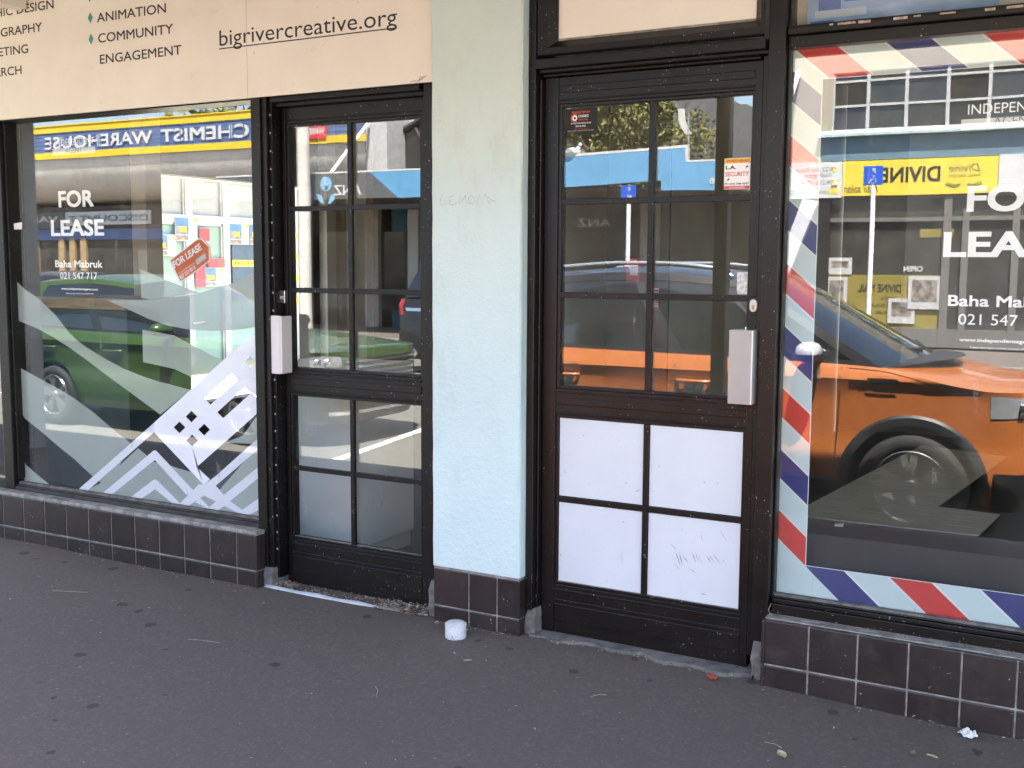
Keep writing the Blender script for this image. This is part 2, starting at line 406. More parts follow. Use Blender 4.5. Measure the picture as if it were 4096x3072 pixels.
# tiled plinth below the big window
def plinth(x0, x1, ztop, first, grout_z, label, yb=.10, zlow=-.12):
    t = thing('tiled_plinth', label, 'plinth', ((x0+x1)/2, 0, -.06), group='brown tiled plinths under the shopfronts')
    MB().box(x0+.004, x1-.004, -.046, yb, zlow, ztop-.004).build('grout_bed', 'grout', t)
    mb = MB(); tiles(mb, x0, x1, zlow, ztop, -.046, first, [grout_z], )
    # end returns
    for xe, s in ((x1, 1), (x0, -1)):
        for za, zb in ((zlow, grout_z), (grout_z, ztop)):
            mb.box(xe-.006, xe+.006, -.055, yb-.004, za+.003, zb-.003)
    mb.build('tile_facing', 'brown_tile', t, bevel=.004)
    return t
tl = plinth(-5.42, -3.235, .170, -5.385, .010, 'dark brown tiled plinth under the window with the for lease decal')
MB().box(-5.42, -3.23, -.050, .05, .167, .186).build('ledge', 'sill_grime', tl, bevel=.004)
# window
w1 = thing('display_window', 'black framed shop window with white geometric film and frosted swooshes', 'window', (-4.08, 0, .19), group='shop display windows')
GL0, GR0, GB, GT = -4.885, -3.265, .222, 2.04
fr = MB()
fr.box(-4.955, GL0, .0, .12, .19, 2.06); fr.box(GL0, GL0+.012, .02, .12, .24, 2.06)
fr.box(GR0, -3.215, .0, .12, -.0, 2.06)                        # mullion runs to the concrete stub
fr.box(-5.42, -4.955, .004, .12, 2.0, 2.06)
fr.box(GL0, GR0, .012, .12, 2.016, 2.06)
fr.build('frame', BL, w1, bevel=.003)
sl_ = MB(); sl_.box(-5.42, GR0-.0, .006, .10, .186, .206); sl_.box(-5.42, GR0-.002, .018, .10, .206, .214); sl_.build('sill', 'dusty_black', w1, bevel=.003)
MB().box(GL0, GR0-.002, .028, .052, .214, GB+.004).build('bead', pm('bead_grime', (.13, .12, .11), .85, .4, 22, bmp=.3, bscale=60), w1, bevel=.002)
MB().box(GL0, GR0, .05, .056, GB, 2.03).build('glass', 'shop_glass', w1)
MB().box(-5.42, -4.955, .05, .056, .206, 2.03).build('glass', 'shop_glass', w1)
YF = .0575                                                      # film on the inside face of the pane
def P2(pts, ox, oy, sc, y=YF): return [at(ox+x*sc, oy+yy*sc, y) for x, yy in pts]
Q2 = (0, 700, .4973); Q3 = (0, 1400, .4973)
ff = MB()
def film(pts, q, dy=0.0):
    p = P2(pts, *q, y=YF+dy)
    for v in p: v.x = max(GL0+.001, min(GR0-.001, v.x)); v.z = max(GB+.001, v.z)
    ff.face(p)
film([(870,1010),(1000,1008),(1200,1003),(1400,980),(1600,950),(1750,905),(1900,860),(2050,785),(2062,1222),(1900,1245),(1700,1255),(1500,1240),(1350,1210),(1200,1160),(1050,1090)], Q2)
film([(1130,755),(1300,830),(1450,890),(1600,947),(1400,977),(1200,1000),(1135,985)], Q2, .0006)
film([(1145,1245),(1300,1270),(1400,1290),(1550,1370),(1700,1450),(1800,1490),(1640,1640),(1540,1625),(1400,1560),(1150,1505)], Q2, .0006)
film([(70,845),(200,920),(300,985),(400,1080),(450,1130),(550,1260),(620,1330),(700,1390),(850,1480),(1000,1560),(1150,1620),(1270,1660),(1350,1679),(1530,1728),(1290,1928),(1060,1758),(950,1678),(830,1590),(700,1490),(560,1390),(420,1300),(300,1235),(80,1165)], Q2)
film([(60,130),(190,160),(310,225),(450,300),(600,390),(750,500),(900,630),(1050,750),(870,1110),(750,1020),(600,880),(470,775),(330,655),(200,550),(60,490)], Q3)
film([(60,880),(130,880),(215,930),(340,1035),(400,1095),(640,1125),(900,1160),(900,1260),(60,1200)], Q3)
film([(1810,745),(1950,690),(2075,520),(2075,760),(1950,752)], Q3, .0004)
film([(810,1070),(1110,790),(1245,900),(1380,935),(1550,985),(1640,1085),(1700,1200),(2082,760),(2082,1350),(700,1250)], Q3, .0004)
ff.build('frosted_film', 'frosted_film', w1)
wf = MB()
cu = bpy.data.curves.new('film', 'CURVE'); cu.dimensions = '2D'; cu.fill_mode = 'BOTH'
def spl(pts, q):
    p = P2(pts, *q); sp = cu.splines.new('POLY'); sp.points.add(len(p)-1); sp.use_cyclic_u = True
    for i, v in enumerate(p): sp.points[i].co = (min(v.x, GR0-.0015), max(GB+.0015, v.z), 0, 1)
# block with its cut-outs (Q3 pixels)
spl([(1245,580),(2064,-158),(2066,515),(1585,940),(1690,1040),(1640,1085),(1240,660)], Q3)
spl([(1645,390),(1865,190),(1915,240),(1695,440)], Q3); spl([(1750,500),(1970,297),(2022,347),(1797,548)], Q3)
for cx, cy in ((1542,535),(1446,622),(1644,640),(1547,727)): spl([(cx-47,cy),(cx,cy-47),(cx+47,cy),(cx,cy+47)], Q3)
spl([(1970,97),(2017,50),(2062,97),(2017,145)], Q3)
oc = bpy.data.objects.new('film', cu); S.collection.objects.link(oc)
dg = bpy.context.evaluated_depsgraph_get(); dg.update(); me = bpy.data.meshes.new_from_object(oc.evaluated_get(dg))
wf.add([(v.co.x, YF-.0016, v.co.y) for v in me.vertices], [tuple(p.vertices) for p in me.polygons])
bpy.data.objects.remove(oc)
def strip(pts, dy):
    p = P2(pts, *Q3, y=YF-.0012+dy)
    for v in p: v.x = min(v.x, GR0-.0015); v.z = max(GB+.0015, v.z)
    wf.face(p)
strip([(1245,580),(1240,660),(708,1155),(600,1250),(520,1250),(635,1145)], 0)
strip([(830,1172),(1225,818),(1240,806),(1258,812),(1562,1135),(1512,1178),(1245,885),(905,1182),(830,1250),(745,1250)], .0001)
strip([(1055,1202),(1232,1046),(1248,1040),(1264,1048),(1450,1235),(1385,1262),(1248,1120),(1140,1215),(1060,1290),(950,1290)], .0002)
strip([(1740,1020),(1690,1075),(1640,1085),(1605,1108),(1650,1175),(1915,1325),(1930,1318),(1730,1085)], .00045)
strip([(1640,1085),(1600,1080),(1445,1235),(1380,1262),(1520,1275),(1650,1165),(2075,800),(2072,712),(1740,1010)], .0006)
strip([(1730,1085),(1800,1165),(1930,1325),(2000,1335),(1850,1215),(1790,1165)], .00075)
strip([(1680,1265),(1600,1290),(1760,1330),(1850,1215),(2078,1030),(2075,942)], .0009)
strip([(1610,1190),(1570,1225),(1680,1310),(1760,1300),(1685,1265)], .00105)
strip([(1915,1320),(2082,1190),(2085,1285),(2005,1340),(1960,1400),(1850,1400)], .0012)
wf.build('white_film', 'white_vinyl', w1)
# for-lease lettering, the same layout on both windows
def lease(parent, dx, dz, gx0, gx1, yp=YF-.0022):
    mb = MB(True)
    def put(s, xl, xr, yb, yt, q, bold, mbx=mb, y=yp):
        a = at(q[0]+xl*q[2], q[1]+yb*q[2], YF); b = at(q[0]+xr*q[2], q[1]+yb*q[2], YF); c = at(q[0]+xl*q[2], q[1]+yt*q[2], YF)
        mbx.text(s, y, a.z+dz, c.z-a.z, a.x+dx, x1=b.x+dx, bold=bold)
    put('FOR', 475, 757, 261, 122, Q2, .028); put('LEASE', 415, 842, 492, 356, Q2, .028)
    put('Baha Mabruk', 448, 828, 742, 682, Q2, .02); put('021 547 717', 488, 785, 835, 778, Q2, 0)
    put('www.independentagent.co.nz', 497, 792, 922, 903, Q2, .02); put('Independent Agent Limited | Licensed (REAA 2008)', 535, 755, 956, 945, Q2, 0)
    put('INDEPENDENT', 445, 762, 1176, 1122, (0, 0, .4973), -.004)
    mb.build('lettering', 'white_letter', parent)
    a = at(428*.4973, 1252*.4973, YF); b = at(768*.4973, 1178*.4973, YF)
    MB().face([(a.x+dx, yp-.0003, a.z+dz), (b.x+dx, yp-.0003, a.z+dz), (b.x+dx, yp-.0003, b.z+dz), (a.x+dx, yp-.0003, b.z+dz)]).build('film_strip', 'agent_film', parent)
    m2 = MB(); put('AGENT', 530, 665, 1238, 1186, (0, 0, .4973), 0, m2, yp-.0008); m2.build('lettering', 'grey_letter', parent)
lease(w1, 0, 0, GL0, GR0)
# small flags of tape and marks on the pane
for px, py, w, h in ((1022,1494,.03,.03),): pass
MB().prism([at(x, y, .049) for x, y in ((773,1290),(818,1284),(820,1291),(776,1297))], (0, .0006, 0)).build('tape_scrap', 'paper', w1)
MB().prism([at(x, y, .0493) for x, y in ((55,894),(88,889),(88,917),(56,918))], (0, .0006, 0)).build('tape_scrap', 'paper', w1)
# hung sign behind the glass
sg = thing('lease_sign', 'orange for lease sign card hung at a slant behind the window glass', 'sign', at(755, 1050, .075))
pts = P2([(1362,688),(1590,512),(1622,508),(1690,575),(1692,690),(1462,862),(1440,862)], *Q2, y=.072)
film_mat('orange_card', (.95, .20, .05), 1.0, trans=.45); MB().prism(pts, (0, .002, 0)).build('card', 'orange_card', sg)
cc = sum(pts, Vector())/len(pts)
MB().grid([[p+(0, 0, 0) if False else Vector((p.x, .0712, p.z)) for p in pts+[pts[0]]], [Vector((cc.x+(p.x-cc.x)*.93, .0712, cc.z+(p.z-cc.z)*.93)) for p in pts+[pts[0]]]]).build('border', 'white_letter', sg)
a = P2([(1400,750),(1600,612)], *Q2, y=.0708); ang = math.atan2(a[1].z-a[0].z, a[1].x-a[0].x)
def slant(mb, s, px, py, wpx, cappx, bold=.02):
    p0, p1 = P2([(px,py),(px+wpx*math.cos(.61),py-wpx*math.sin(.61))], *Q2, y=.0705); an = math.atan2(p1.z-p0.z, p1.x-p0.x); ln = (p1-p0).length
    t = MB(); cap = cappx*.4973/850; t.text(s, 0, 0, cap, 0, x1=ln, bold=bold)
    mb.add([(p0.x+v[0]*math.cos(an)-v[2]*math.sin(an), .0705+v[1], p0.z+v[0]*math.sin(an)+v[2]*math.cos(an)) for v in t.v], t.f)
for a_ in (('FOR LEASE', 1405, 752, 270, 58, .03), ('Vanessa Rowlinson', 1440, 800, 150, 16, 0), ('027 223 0013', 1452, 838, 150, 30)): lt = MB(); slant(lt, *a_); lt.build('lettering', 'white_letter', sg)
MB().face(P2([(1570,685),(1650,627),(1660,668),(1585,728)], *Q2, y=.0706)).build('photo_patch', 'metal_grey', sg)
# ------------------------------------------------------------------ left door
def screwline(mb, x, y, z0, z1, n):
    for i in range(n):
        z = z0+(z1-z0)*i/(n-1); mb.lathe([(0, -.003), (.004, -.0025), (.005, 0)], (x, y, z), 'y', 8)
d1 = thing('shop_door', 'black glazed door with see-through lower panes beside the white film window', 'door', (-2.84, .1, -.05), group='black shop doors')
jb = MB()
jb.box(-3.215, -3.19, .012, .14, -.03, 2.03); jb.box(-3.19, -3.176, .03, .14, -.03, 2.03); jb.box(-3.248, -3.205, .035, .14, .0, 2.03)
jb.box(-2.405, -2.327, .012, .14, -.0, 2.03); jb.box(-2.43, -2.405, .05, .14, -.03, 2.03)
jb.box(-3.176, -2.43, .02, .14, 2.0, 2.03); jb.box(-3.176, -2.43, .05, .14, 1.985, 2.0)
d1j = jb.build('door_frame', BL, d1, bevel=.002)
sc = MB(); screwline(sc, -3.183, .028, .1, 1.95, 26); sc.build('screws', 'metal_grey', d1)
def leaf(x0, x1, zb, zt, y, gx0, gx1, g1b, g1t, g2b, g2t, vm, hz, hz2, th=.045):
    f = MB(); yb = y+th
    f.box(x0, gx0-.012, y, yb, zb, zt); f.box(gx1+.012, x1, y, yb, zb, zt)
    for za, zc in ((zb, g2b), (g2t, g1b), (g1t, zt)): f.box(gx0-.012, gx1+.012, y+.002, yb, za+(.012 if za != zb else 0), zc-(.012 if zc != zt else 0))
    # raised rails and grooves on the kick, lock and top rails
    for za, zc in ((zb+.06, g2b-.085), (g2t+.05, g1b-.045), (g1t+.05, zt-.03)):
        if zc > za: f.box(gx0-.008, gx1+.008, y-.002, y+.003, za, zc)
    for z in (g2b-.03, g2b-.07, g1b-.025, g2t+.02, g1t+.025): f.box(gx0-.01, gx1+.01, y-.004, y+.003, z-.003, z+.003)
    # glazing beads
    for a, b in ((g1b, g1t), (g2b, g2t)):
        f.box(gx0-.012, gx0, y+.006, yb, a-.012, b+.012); f.box(gx1, gx1+.012, y+.006, yb, a-.012, b+.012)
        f.box(gx0, gx1, y+.006, yb, b, b+.012); f.box(gx0, gx1, y+.006, yb, a-.012, a)
    return f
def muntins(f, gx0, gx1, g1b, g1t, g2b, g2t, vm, hz, hz2, y, w=.0105):
    for a, b in ((g1b, g1t), (g2b, g2t)): f.box(vm-w, vm+w, y, y+.016, a, b)
    for z in hz+hz2: f.box(gx0, vm-w, y+.0015, y+.016, z-w, z+w); f.box(vm+w, gx1, y+.0015, y+.016, z-w, z+w)
D1 = (-3.17, -2.432, -.068, 1.985)
f = leaf(*D1, .085, -3.14, -2.475, .892, 1.905, .150, .768, 0, 0, 0); f.build('leaf', BL, d1, bevel=.002)
f = MB(); muntins(f, -3.14, -2.475, .892, 1.905, .15, .768, -2.82, [1.565, 1.222], [.453], .089); f.build('glazing_bars', BL, d1, bevel=.0015)
MB().box(-3.14, -2.475, .106, .111, .892, 1.905).box(-3.14, -2.475, .106, .111, .15, .768).build('glass', 'door_glass', d1)
MB().box(-3.14, -2.475, .0935, .104, .142, .151).build('bead_dust', 'sill_grime', d1)
hp = MB(); hp.box(-3.203, -3.141, .018, .028, .866, 1.115); hp.box(-3.141, -3.131, .018, .085, .868, 1.113); hp.build('pull_plate', pm('pink_grey_metal', (.70, .64, .63), .4, .04, 4), d1, bevel=.004)
lk = MB(); lk.box(-3.182, -3.160, .075, .087, 1.166, 1.222); lk.build('lock_plate', 'chrome', d1, bevel=.003)
lk = MB(); lk.lathe([(0, -.012), (.0075, -.012), (.008, 0)], (-3.171, .075, 1.19), 'y', 14); lk.box(-3.172, -3.170, .062, .0631, 1.186, 1.196); lk.build('lock_cylinder', 'silver_ribbed', d1, smooth=40)
# concrete stubs below the frames
for x0, x1, zt, lab in ((-3.262, -3.185, .02, 'weathered concrete stub under the frame left of the see-through door'), (-2.372, -2.328, .085, 'tapered concrete stub between the see-through door and the aqua pillar'),
                        (-1.938, -1.895, .045, 'concrete stub between the aqua pillar and the white panelled door'), (-1.062, -1.010, .075, 'concrete stub between the white panelled door and the tiled plinth')):
    mb = MB(); y0 = -.012
    n = 5; rows = []
    for i in range(n+1):
        z = -.10+(zt+.10)*i/n; j = random.uniform(-.003, .003); sh = .0 if i < n else .006
        rows.append([(x0+j+sh, y0+j+sh*2, z), (x1+j-sh, y0-j+sh*2, z), (x1-j, .1, z), (x0-j, .1, z)])
    mb.grid(rows, 0, True); mb.face(rows[-1])
    tag(mb.build('concrete_stub', 'raw_concrete', bevel=.006), lab, 'concrete stub', 'concrete stubs under the door frames')
tag(MB().box(-3.2, -2.36, .004, .15, -.12, -.066).build('threshold', 'sill_grime', bevel=.006), 'dirty concrete threshold under the see-through door', 'threshold')
mb = MB()
for x0, x1 in ((-3.215, -2.50), (-2.42, -2.375)):
    n = max(2, int((x1-x0)/.03))
    mb.grid([[(x0+(x1-x0)*i/n, yy, -.063+dz+.002*math.sin(i*.9)) for i in range(n+1)] for yy, dz in ((-.028, -.014), (-.026, .003), (-.012, .010), (.002, .004), (.004, -.01))])
tag(mb.build('threshold_strip', pm('pale_aluminium', (.60, .64, .68), .5, .12, 20), smooth=50), 'pale aluminium threshold strip half buried in dirt at the see-through door', 'strip')
random.seed(8); pts = [(-1.05, .15), (-1.05, -.03)]
x = -1.05
while x > -1.90: pts.append((x, -.022-.014*math.sin(x*9)-.012*math.sin(x*31)+random.uniform(-.006, .006))); x -= .022
pts += [(-1.91, -.03), (-1.91, .15)]
tag(MB().prism([(x, y, -.062) for x, y in pts[::-1]], (0, 0, .014)).build('threshold', 'raw_concrete'), 'bare grey concrete threshold with a broken front edge under the white panelled door', 'threshold')
# ------------------------------------------------------------------ pillar
pl = thing('pillar', 'aqua roughcast pillar with brown tiled foot between the two doors', 'pillar', (-2.13, 0, -.06))
mb = MB(); n = 40; rows = []
for i in range(n+1):
    z = .168+(4.0-.168)*i/n; j = lambda: random.uniform(-.0015, .0015)
    rows.append([(-2.326+j(), -.048, z), (-2.32, -.055, z), (-1.945, -.055, z), (-1.939+j(), -.048, z), (-1.939+j(), .15, z), (-2.326+j(), .15, z)])
mb.grid(rows, 0, True); mb.face(rows[0][::-1]); mb.build('rendered_shaft', 'aqua_render', pl)
MB().box(-2.322, -1.944, -.046, .15, -.12, .166).build('grout_bed', 'grout', pl)
mb = MB(); tiles(mb, -2.325, -1.945, -.12, .158, -.046, -2.163, [.008], pitch=.125)
for za, zb in ((-.12, .008), (.008, .158)): mb.box(-1.950, -1.938, -.052, .02, za+.003, zb-.003)
mb.build('tile_facing', 'brown_tile', pl, bevel=.003)
# faint scratched tag on the render
random.seed(21); mb = MB()
for st in ([(1768,775),(1762,800),(1760,818),(1775,820),(1788,815)], [(1815,782),(1800,788),(1797,803),(1812,800)], [(1797,803),(1797,818),(1815,820),(1830,812)], [(1836,818),(1842,785),(1850,806),(1862,780),(1868,815)], [(1884,782),(1872,796),(1876,816),(1892,814),(1900,794),(1884,782)], [(1908,818),(1915,782),(1930,815),(1938,776)], [(1938,776),(1950,800),(1958,818)], [(1948,782),(1966,800),(1985,808)]):
    p = [at(x+random.uniform(-2, 2), y+random.uniform(-2, 2), -.0555) for x, y in st]; mb.tube(p, .0011, 5)
mb.build('scratched_tag', pm('pencil_grey', (.40, .47, .46), .9, .2, 60), pl)
# ------------------------------------------------------------------ cream sign board above
sb = thing('sign_board', 'cream sign board with black lettering above the left window and door', 'sign board', (-4.5, 0, 2.02))
MB().box(-5.42, -2.328, -.012, .0, 2.020, 3.2).build('board', 'cream_board', sb, bevel=.001)
mb = MB(); mb.box(-3.267, -3.2655, -.0128, -.011, 2.021, 3.2); mb.build('board_joint', pm('joint_tan', (.55, .47, .38), .7, .1), sb)
T = MB(True); YB = -.0127
def capz(px, yb, yt): return at(px, yt, YB).z-at(px, yb, YB).z
a = at(388, 90, YB); cap = capz(388, 90, 51); K = (at(664, 50, YB).x-a.x)/((glyphs('ANIMATION', 0, 0)[2]+.016)*cap/(CAPH+.016))
def line(s, px, py, al): q = at(px, py, YB); T.text(s, YB, q.z, cap, q.x, al, K, bold=.008)
line('ANIMATION', 388, 90, 'L'); line('COMMUNITY', 393, 172, 'L'); line('ENGAGEMENT', 400, 256, 'L')
line('GRAPHIC DESIGN', 215, 33, 'R'); line('PHOTOGRAPHY', 169, 124, 'R'); line('MARKETING', 113, 211, 'R'); line('RESEARCH', 87, 296, 'R')
p0 = at(878, 184, YB); p1 = at(1588, 118, YB)
T.text('bigrivercreative.org', YB, p0.z, capz(878, 184, 118), p0.x, x1=p1.x, bold=-.012)
u0 = at(876, 196, YB); T.box(u0.x, p1.x, YB-.0004, YB, u0.z-.0022, u0.z+.0022)
T.build('lettering', 'black_letter', sb)
for px, py in ((358, -14), (361, 71), (364, 156)):
    c = at(px, py, YB); MB().face([(c.x-.0165, YB, c.z), (c.x, YB, c.z-.0255), (c.x+.0165, YB, c.z), (c.x, YB, c.z+.0255)]).build('bullet', 'teal_letter', sb)
mb = MB()
for (a, b) in (((1660,333),(1705,302)), ((1668,326),(1690,318)), ((1676,324),(1682,306)), ((1640,330),(1664,322)), ((1682,306),(1694,312))):
    A = at(*a, YB); B = at(*b, YB); mb.tube([A, (A+B)/2+Vector((0, -.0006, .001)), B], .0009, 5)
mb.build('dried_creeper', 'verandah_brown', sb)
# ================================================================== RIGHT DOOR
d2 = thing('shop_door', 'black glazed door with four white panels filling its lower half', 'door', (-1.5, .06, -.05), group='black shop doors')
jb = MB()
jb.box(-1.938, -1.908, -.01, .14, .04, 4.0); jb.box(-1.908, -1.900, .02, .14, .0, 2.0)
jb.box(-1.900, -1.066, .0, .14, 2.018, 2.030); jb.box(-1.908, -1.070, -.022, .10, 2.030, 2.064)        # head bar
jb.box(-1.900, -1.10, .03, .14, 2.008, 2.018)
jb.box(-1.090, -1.064, .030, .14, .0, 2.018)
jb.box(-1.064, -1.009, -.008, .16, .07, 4.0)                                                            # post between door and window
jb.box(-1.009, -1.0, .025, .16, .2, 4.0)
jb.build('door_frame', BR, d2, bevel=.003)
f = leaf(-1.898, -1.094, -.062, 2.006, .045, -1.832, -1.130, .893, 1.900, .150, .772, 0, 0, 0)
f.build('leaf', BR, d2, bevel=.002)
f = MB(); muntins(f, -1.832, -1.130, .893, 1.9, .15, .772, -1.483, [1.563, 1.227], [.465], .049)
f.build('glazing_bars', BR, d2, bevel=.0015)
MB().box(-1.832, -1.130, .064, .069, .893, 1.9).build('glass', 'door_glass', d2)
for x0, x1 in ((-1.832, -1.494), (-1.472, -1.130)):
    for z0, z1 in ((.15, .4535), (.4765, .772)):
        MB().box(x0+.001, x1-.001, .057, .066, z0+.001, z1-.001).build('white_panel', 'white_board', d2, bevel=.001)
MB().box(-1.832, -1.130, .0525, .0565, .142, .1515).build('bead_dust', 'sill_grime', d2)
# scuffs on the kicked panel
mb = MB(); q = (2000, 1600, .7233)
for (a, b, w) in (((968,828),(1000,925),1.2), ((990,838),(1010,918),1.6), ((1005,855),(1050,910),.9), ((1060,835),(1085,905),1.1), ((1078,838),(1100,900),.8), ((1090,860),(1125,905),.7), ((1135,850),(1175,912),1.0), ((1150,848),(1190,905),.8), ((1175,850),(1222,908),1.1), ((935,790),(985,835),.6), ((960,900),(1000,945),.7), ((1040,930),(1090,960),.6), ((1105,1072),(1145,1076),1.2), ((740,508),(780,497),1.0), ((690,458),(703,460),1.4), ((1125,455),(1136,458),1.3), ((1198,460),(1208,462),1.4), ((877,368),(888,370),1.3), ((352,398),(362,400),1.3), ((672,672),(692,676),.9), ((330,856),(341,858),1.2), ((1230,880),(1245,900),.6), ((1110,730),(1120,790),.5), ((1215,710),(1255,790),.5), ((665,820),(678,910),.5)):
    A, B = at(q[0]+a[0]*q[2], q[1]+a[1]*q[2], .0565), at(q[0]+b[0]*q[2], q[1]+b[1]*q[2], .0565)
    d = (B-A).normalized(); n = Vector((-d.z, 0, d.x))*.0015*w
    M_ = (A+B)/2
    mb.face([A, M_-n, B, M_+n])
mb.build('scuff_marks', pm('scuff_grey', (.30, .30, .31), .8, .5, 90), d2)
# lock, pull
lk = MB(); lk.box(-1.113, -1.084, .036, .046, 1.172, 1.235); lk.build('lock_plate', 'rubber_black', d2, bevel=.003)
lk = MB(); lk.lathe([(0, -.016), (.011, -.016), (.0125, -.013), (.0125, 0)], (-1.099, .038, 1.196), 'y', 18)
lk.lathe([(0, -.016), (.011, -.016), (.0125, -.013), (.0125, 0)], (-1.099, .038, 1.214), 'y', 18); lk.box(-1.1115, -1.0865, .023, .038, 1.196, 1.214)
lk.build('lock_cylinder', pm('pale_nickel', (.66, .62, .60), .35, .05, metal=.2), d2, smooth=40)
lk = MB(); lk.lathe([(0, -.0005), (.006, 0)], (-1.099, .0215, 1.198), 'y', 12); lk.box(-1.1, -1.098, .0203, .0207, 1.188, 1.199); lk.build('keyhole', pm('brass', (.35, .25, .13), .4, .2, metal=.7), d2)
hp = MB(); x0, x1 = -1.164, -1.088; n = 22; row = []
for i in range(n):
    a = x0+(x1-x0)*i/n; b = x0+(x1-x0)*(i+1)/n; row += [(a, -.019), (a+.25*(b-a), -.022), (a+.75*(b-a), -.022), (b, -.019)]
row += [(x1+.004, -.016), (x1+.006, .0), (x1+.006, .045)]
hp.grid([[(x, y, z) for x, y in row] for z in (.877, 1.124)]); hp.face([(x, y, 1.124) for x, y in row]+[(x0, .045, 1.124)]); hp.face(([(x, y, .877) for x, y in row]+[(x0, .045, .877)])[::-1]); hp.face([(x0, -.019, .877), (x0, -.019, 1.124), (x0, .045, 1.124), (x0, .045, .877)])
hp.build('pull_plate', 'silver_ribbed', d2)
MB().tube([(-1.118, .01, 1.124), (-1.118, .01, 1.134)], .0025, 8).build('pull_screw', 'chrome', d2)
# ------------------------------------------------------------------ fanlight above
tw = thing('fanlight', 'black framed fanlight with a cream panel above the white panelled door', 'window', (-1.48, 0, 2.066))
mb = MB()
mb.grid([[(-1.898, -.010, 2.070), (-1.076, -.010, 2.070)], [(-1.898, -.018, 2.078), (-1.076, -.018, 2.078)], [(-1.86, -.018, 2.100), (-1.088, -.018, 2.100)], [(-1.832, .01, 2.126), (-1.112, .01, 2.126)], [(-1.832, .05, 2.128), (-1.112, .05, 2.128)]])
mb.grid([[(-1.898, -.018, 2.078), (-1.898, -.018, 3.0)], [(-1.86, -.018, 2.10), (-1.86, -.018, 3.0)], [(-1.832, .01, 2.126), (-1.832, .01, 3.0)], [(-1.832, .05, 2.126), (-1.832, .05, 3.0)]][::-1])
mb.grid([[(-1.076, -.018, 2.078), (-1.076, -.018, 3.0)], [(-1.088, -.018, 2.10), (-1.088, -.018, 3.0)], [(-1.112, .01, 2.126), (-1.112, .01, 3.0)], [(-1.112, .05, 2.126), (-1.112, .05, 3.0)]])
mb.build('frame', BR, tw)
MB().box(-1.836, -1.108, .018, .03, 2.124, 3.0).build('panel', 'cream_panel', tw)
MB().box(-1.83, -1.114, .012, .0178, 2.1265, 2.134).build('bead_dust', 'sill_grime', tw)
# ================================================================== RIGHT WINDOW
w2 = thing('display_window', 'shop window edged with red white and blue barber stripes', 'window', (-.2, 0, .2), group='shop display windows')
WR = 1.6; HB, HT = .336, 1.934; XI = -.905
fr = MB()
fr.box(-1.0, WR, .006, .12, .168, .205); fr.box(-1.0, WR, .012, .12, .2065, .222); fr.box(-1.0, WR, .020, .12, .2235, .228)
fr.box(-1.0, WR, .012, .14, 2.030, 2.066)
fr.box(WR, WR+.06, -.01, .14, .1, 4)
fr.build('frame', BR, w2, bevel=.003)
MB().box(-1.0, WR, .028, .049, .226, .236).build('bead', 'bead_grime', w2, bevel=.002)
MB().box(-1.0, WR, .05, .056, .234, 2.032).build('glass', 'shop_glass', w2)
yf = .0575
MB().face([(-1.0, yf, .234), (-.7948, yf, .234), (XI, yf, HB), (-1.0, yf, .4136)]).build('barber_stripe', pm('barber_white', (.60, .72, .72), .5, .04, 4), w2)
MB().face([(-1.0, yf, .4136), (XI, yf, HB), (XI, yf, HT), (-1.0, yf, 2.032)]).build('barber_stripe', 'barber_vinyl_side', w2)
MB().face([(-1.0, yf, 2.032), (XI, yf, HT), (WR, yf, HT), (WR, yf, 2.032)]).build('barber_stripe', 'barber_vinyl_high', w2)
MB().face([(-.7948, yf, .234), (WR, yf, .234), (WR, yf, HB), (XI, yf, HB)]).build('barber_stripe', 'barber_vinyl_low', w2)
mb = MB(); mb.box(XI, XI+.0022, yf-.0006, yf, HB, HT); mb.box(XI, WR, yf-.0006, yf, HT-.002, HT); mb.box(XI, WR, yf-.0006, yf, HB, HB+.0018); mb.build('stripe_edge', 'white_letter', w2)
a = at(3610, 900, .058); b = at(3600, 1468, .058); c = at(3615, 530, .058)
MB().face([(b.x, .0586, b.z), (1.0, .0586, b.z), (1.0, .0586, c.z), (b.x, .0586, c.z)]).build('lease_film', 'lease_film', w2)
p_l = at(415*.4973, 700+492*.4973, YF); p_r = at(3772, 1028, YF)
lease(w2, p_r.x-p_l.x, p_r.z-p_l.z, -1, WR)
pr = plinth(-1.010, 2.2, .166, -.860, .0105, 'dark brown tiled plinth under the barber striped window')
MB().box(-1.008, 2.2, -.046, .03, .1665, .171).build('ledge', 'sill_grime', pr, bevel=.002)
# upper light with sun-bleached blue posters behind it
uw = thing('upper_window', 'upper shop window with pale blue posters behind its glass', 'window', (-.2, 0, 2.07))
fr = MB(); fr.box(-1.0, WR, -.014, .12, 2.0675, 2.088); fr.box(-1.0, WR, .0, .12, 2.090, 2.097)
fr.build('frame', BR, uw, bevel=.002)
mb = MB()
random.seed(5)
x = -1.004
while x < .1:
    w = random.uniform(.01, .06)
    if random.random() < .6: mb.box(x, x+w, -.0155, -.0135, 2.0805+random.uniform(0, .003), 2.0885)
    x += w+random.uniform(.002, .02)
mb.build('bare_paint_patches', pm('weathered_timber', (.42, .34, .28), .9, .5, 60), uw)
MB().box(-1.0, WR, .05, .056, 2.097, 3.0).build('glass', 'shop_glass', uw)
MB().box(-1.0, WR, .088, .092, 2.097, 3.0).build('backing', pm('cream_blind', (.52, .50, .42), .8, .08), uw)
mb = MB(); mb.box(-.965, -.395, .080, .084, 2.112, 2.9); mb.box(-.30, .4, .080, .084, 2.105, 2.9); mb.build('poster', pm('bleached_blue', (.33, .50, .80), .6, .25, 6, stretch=(.6, 1, 3)), uw)
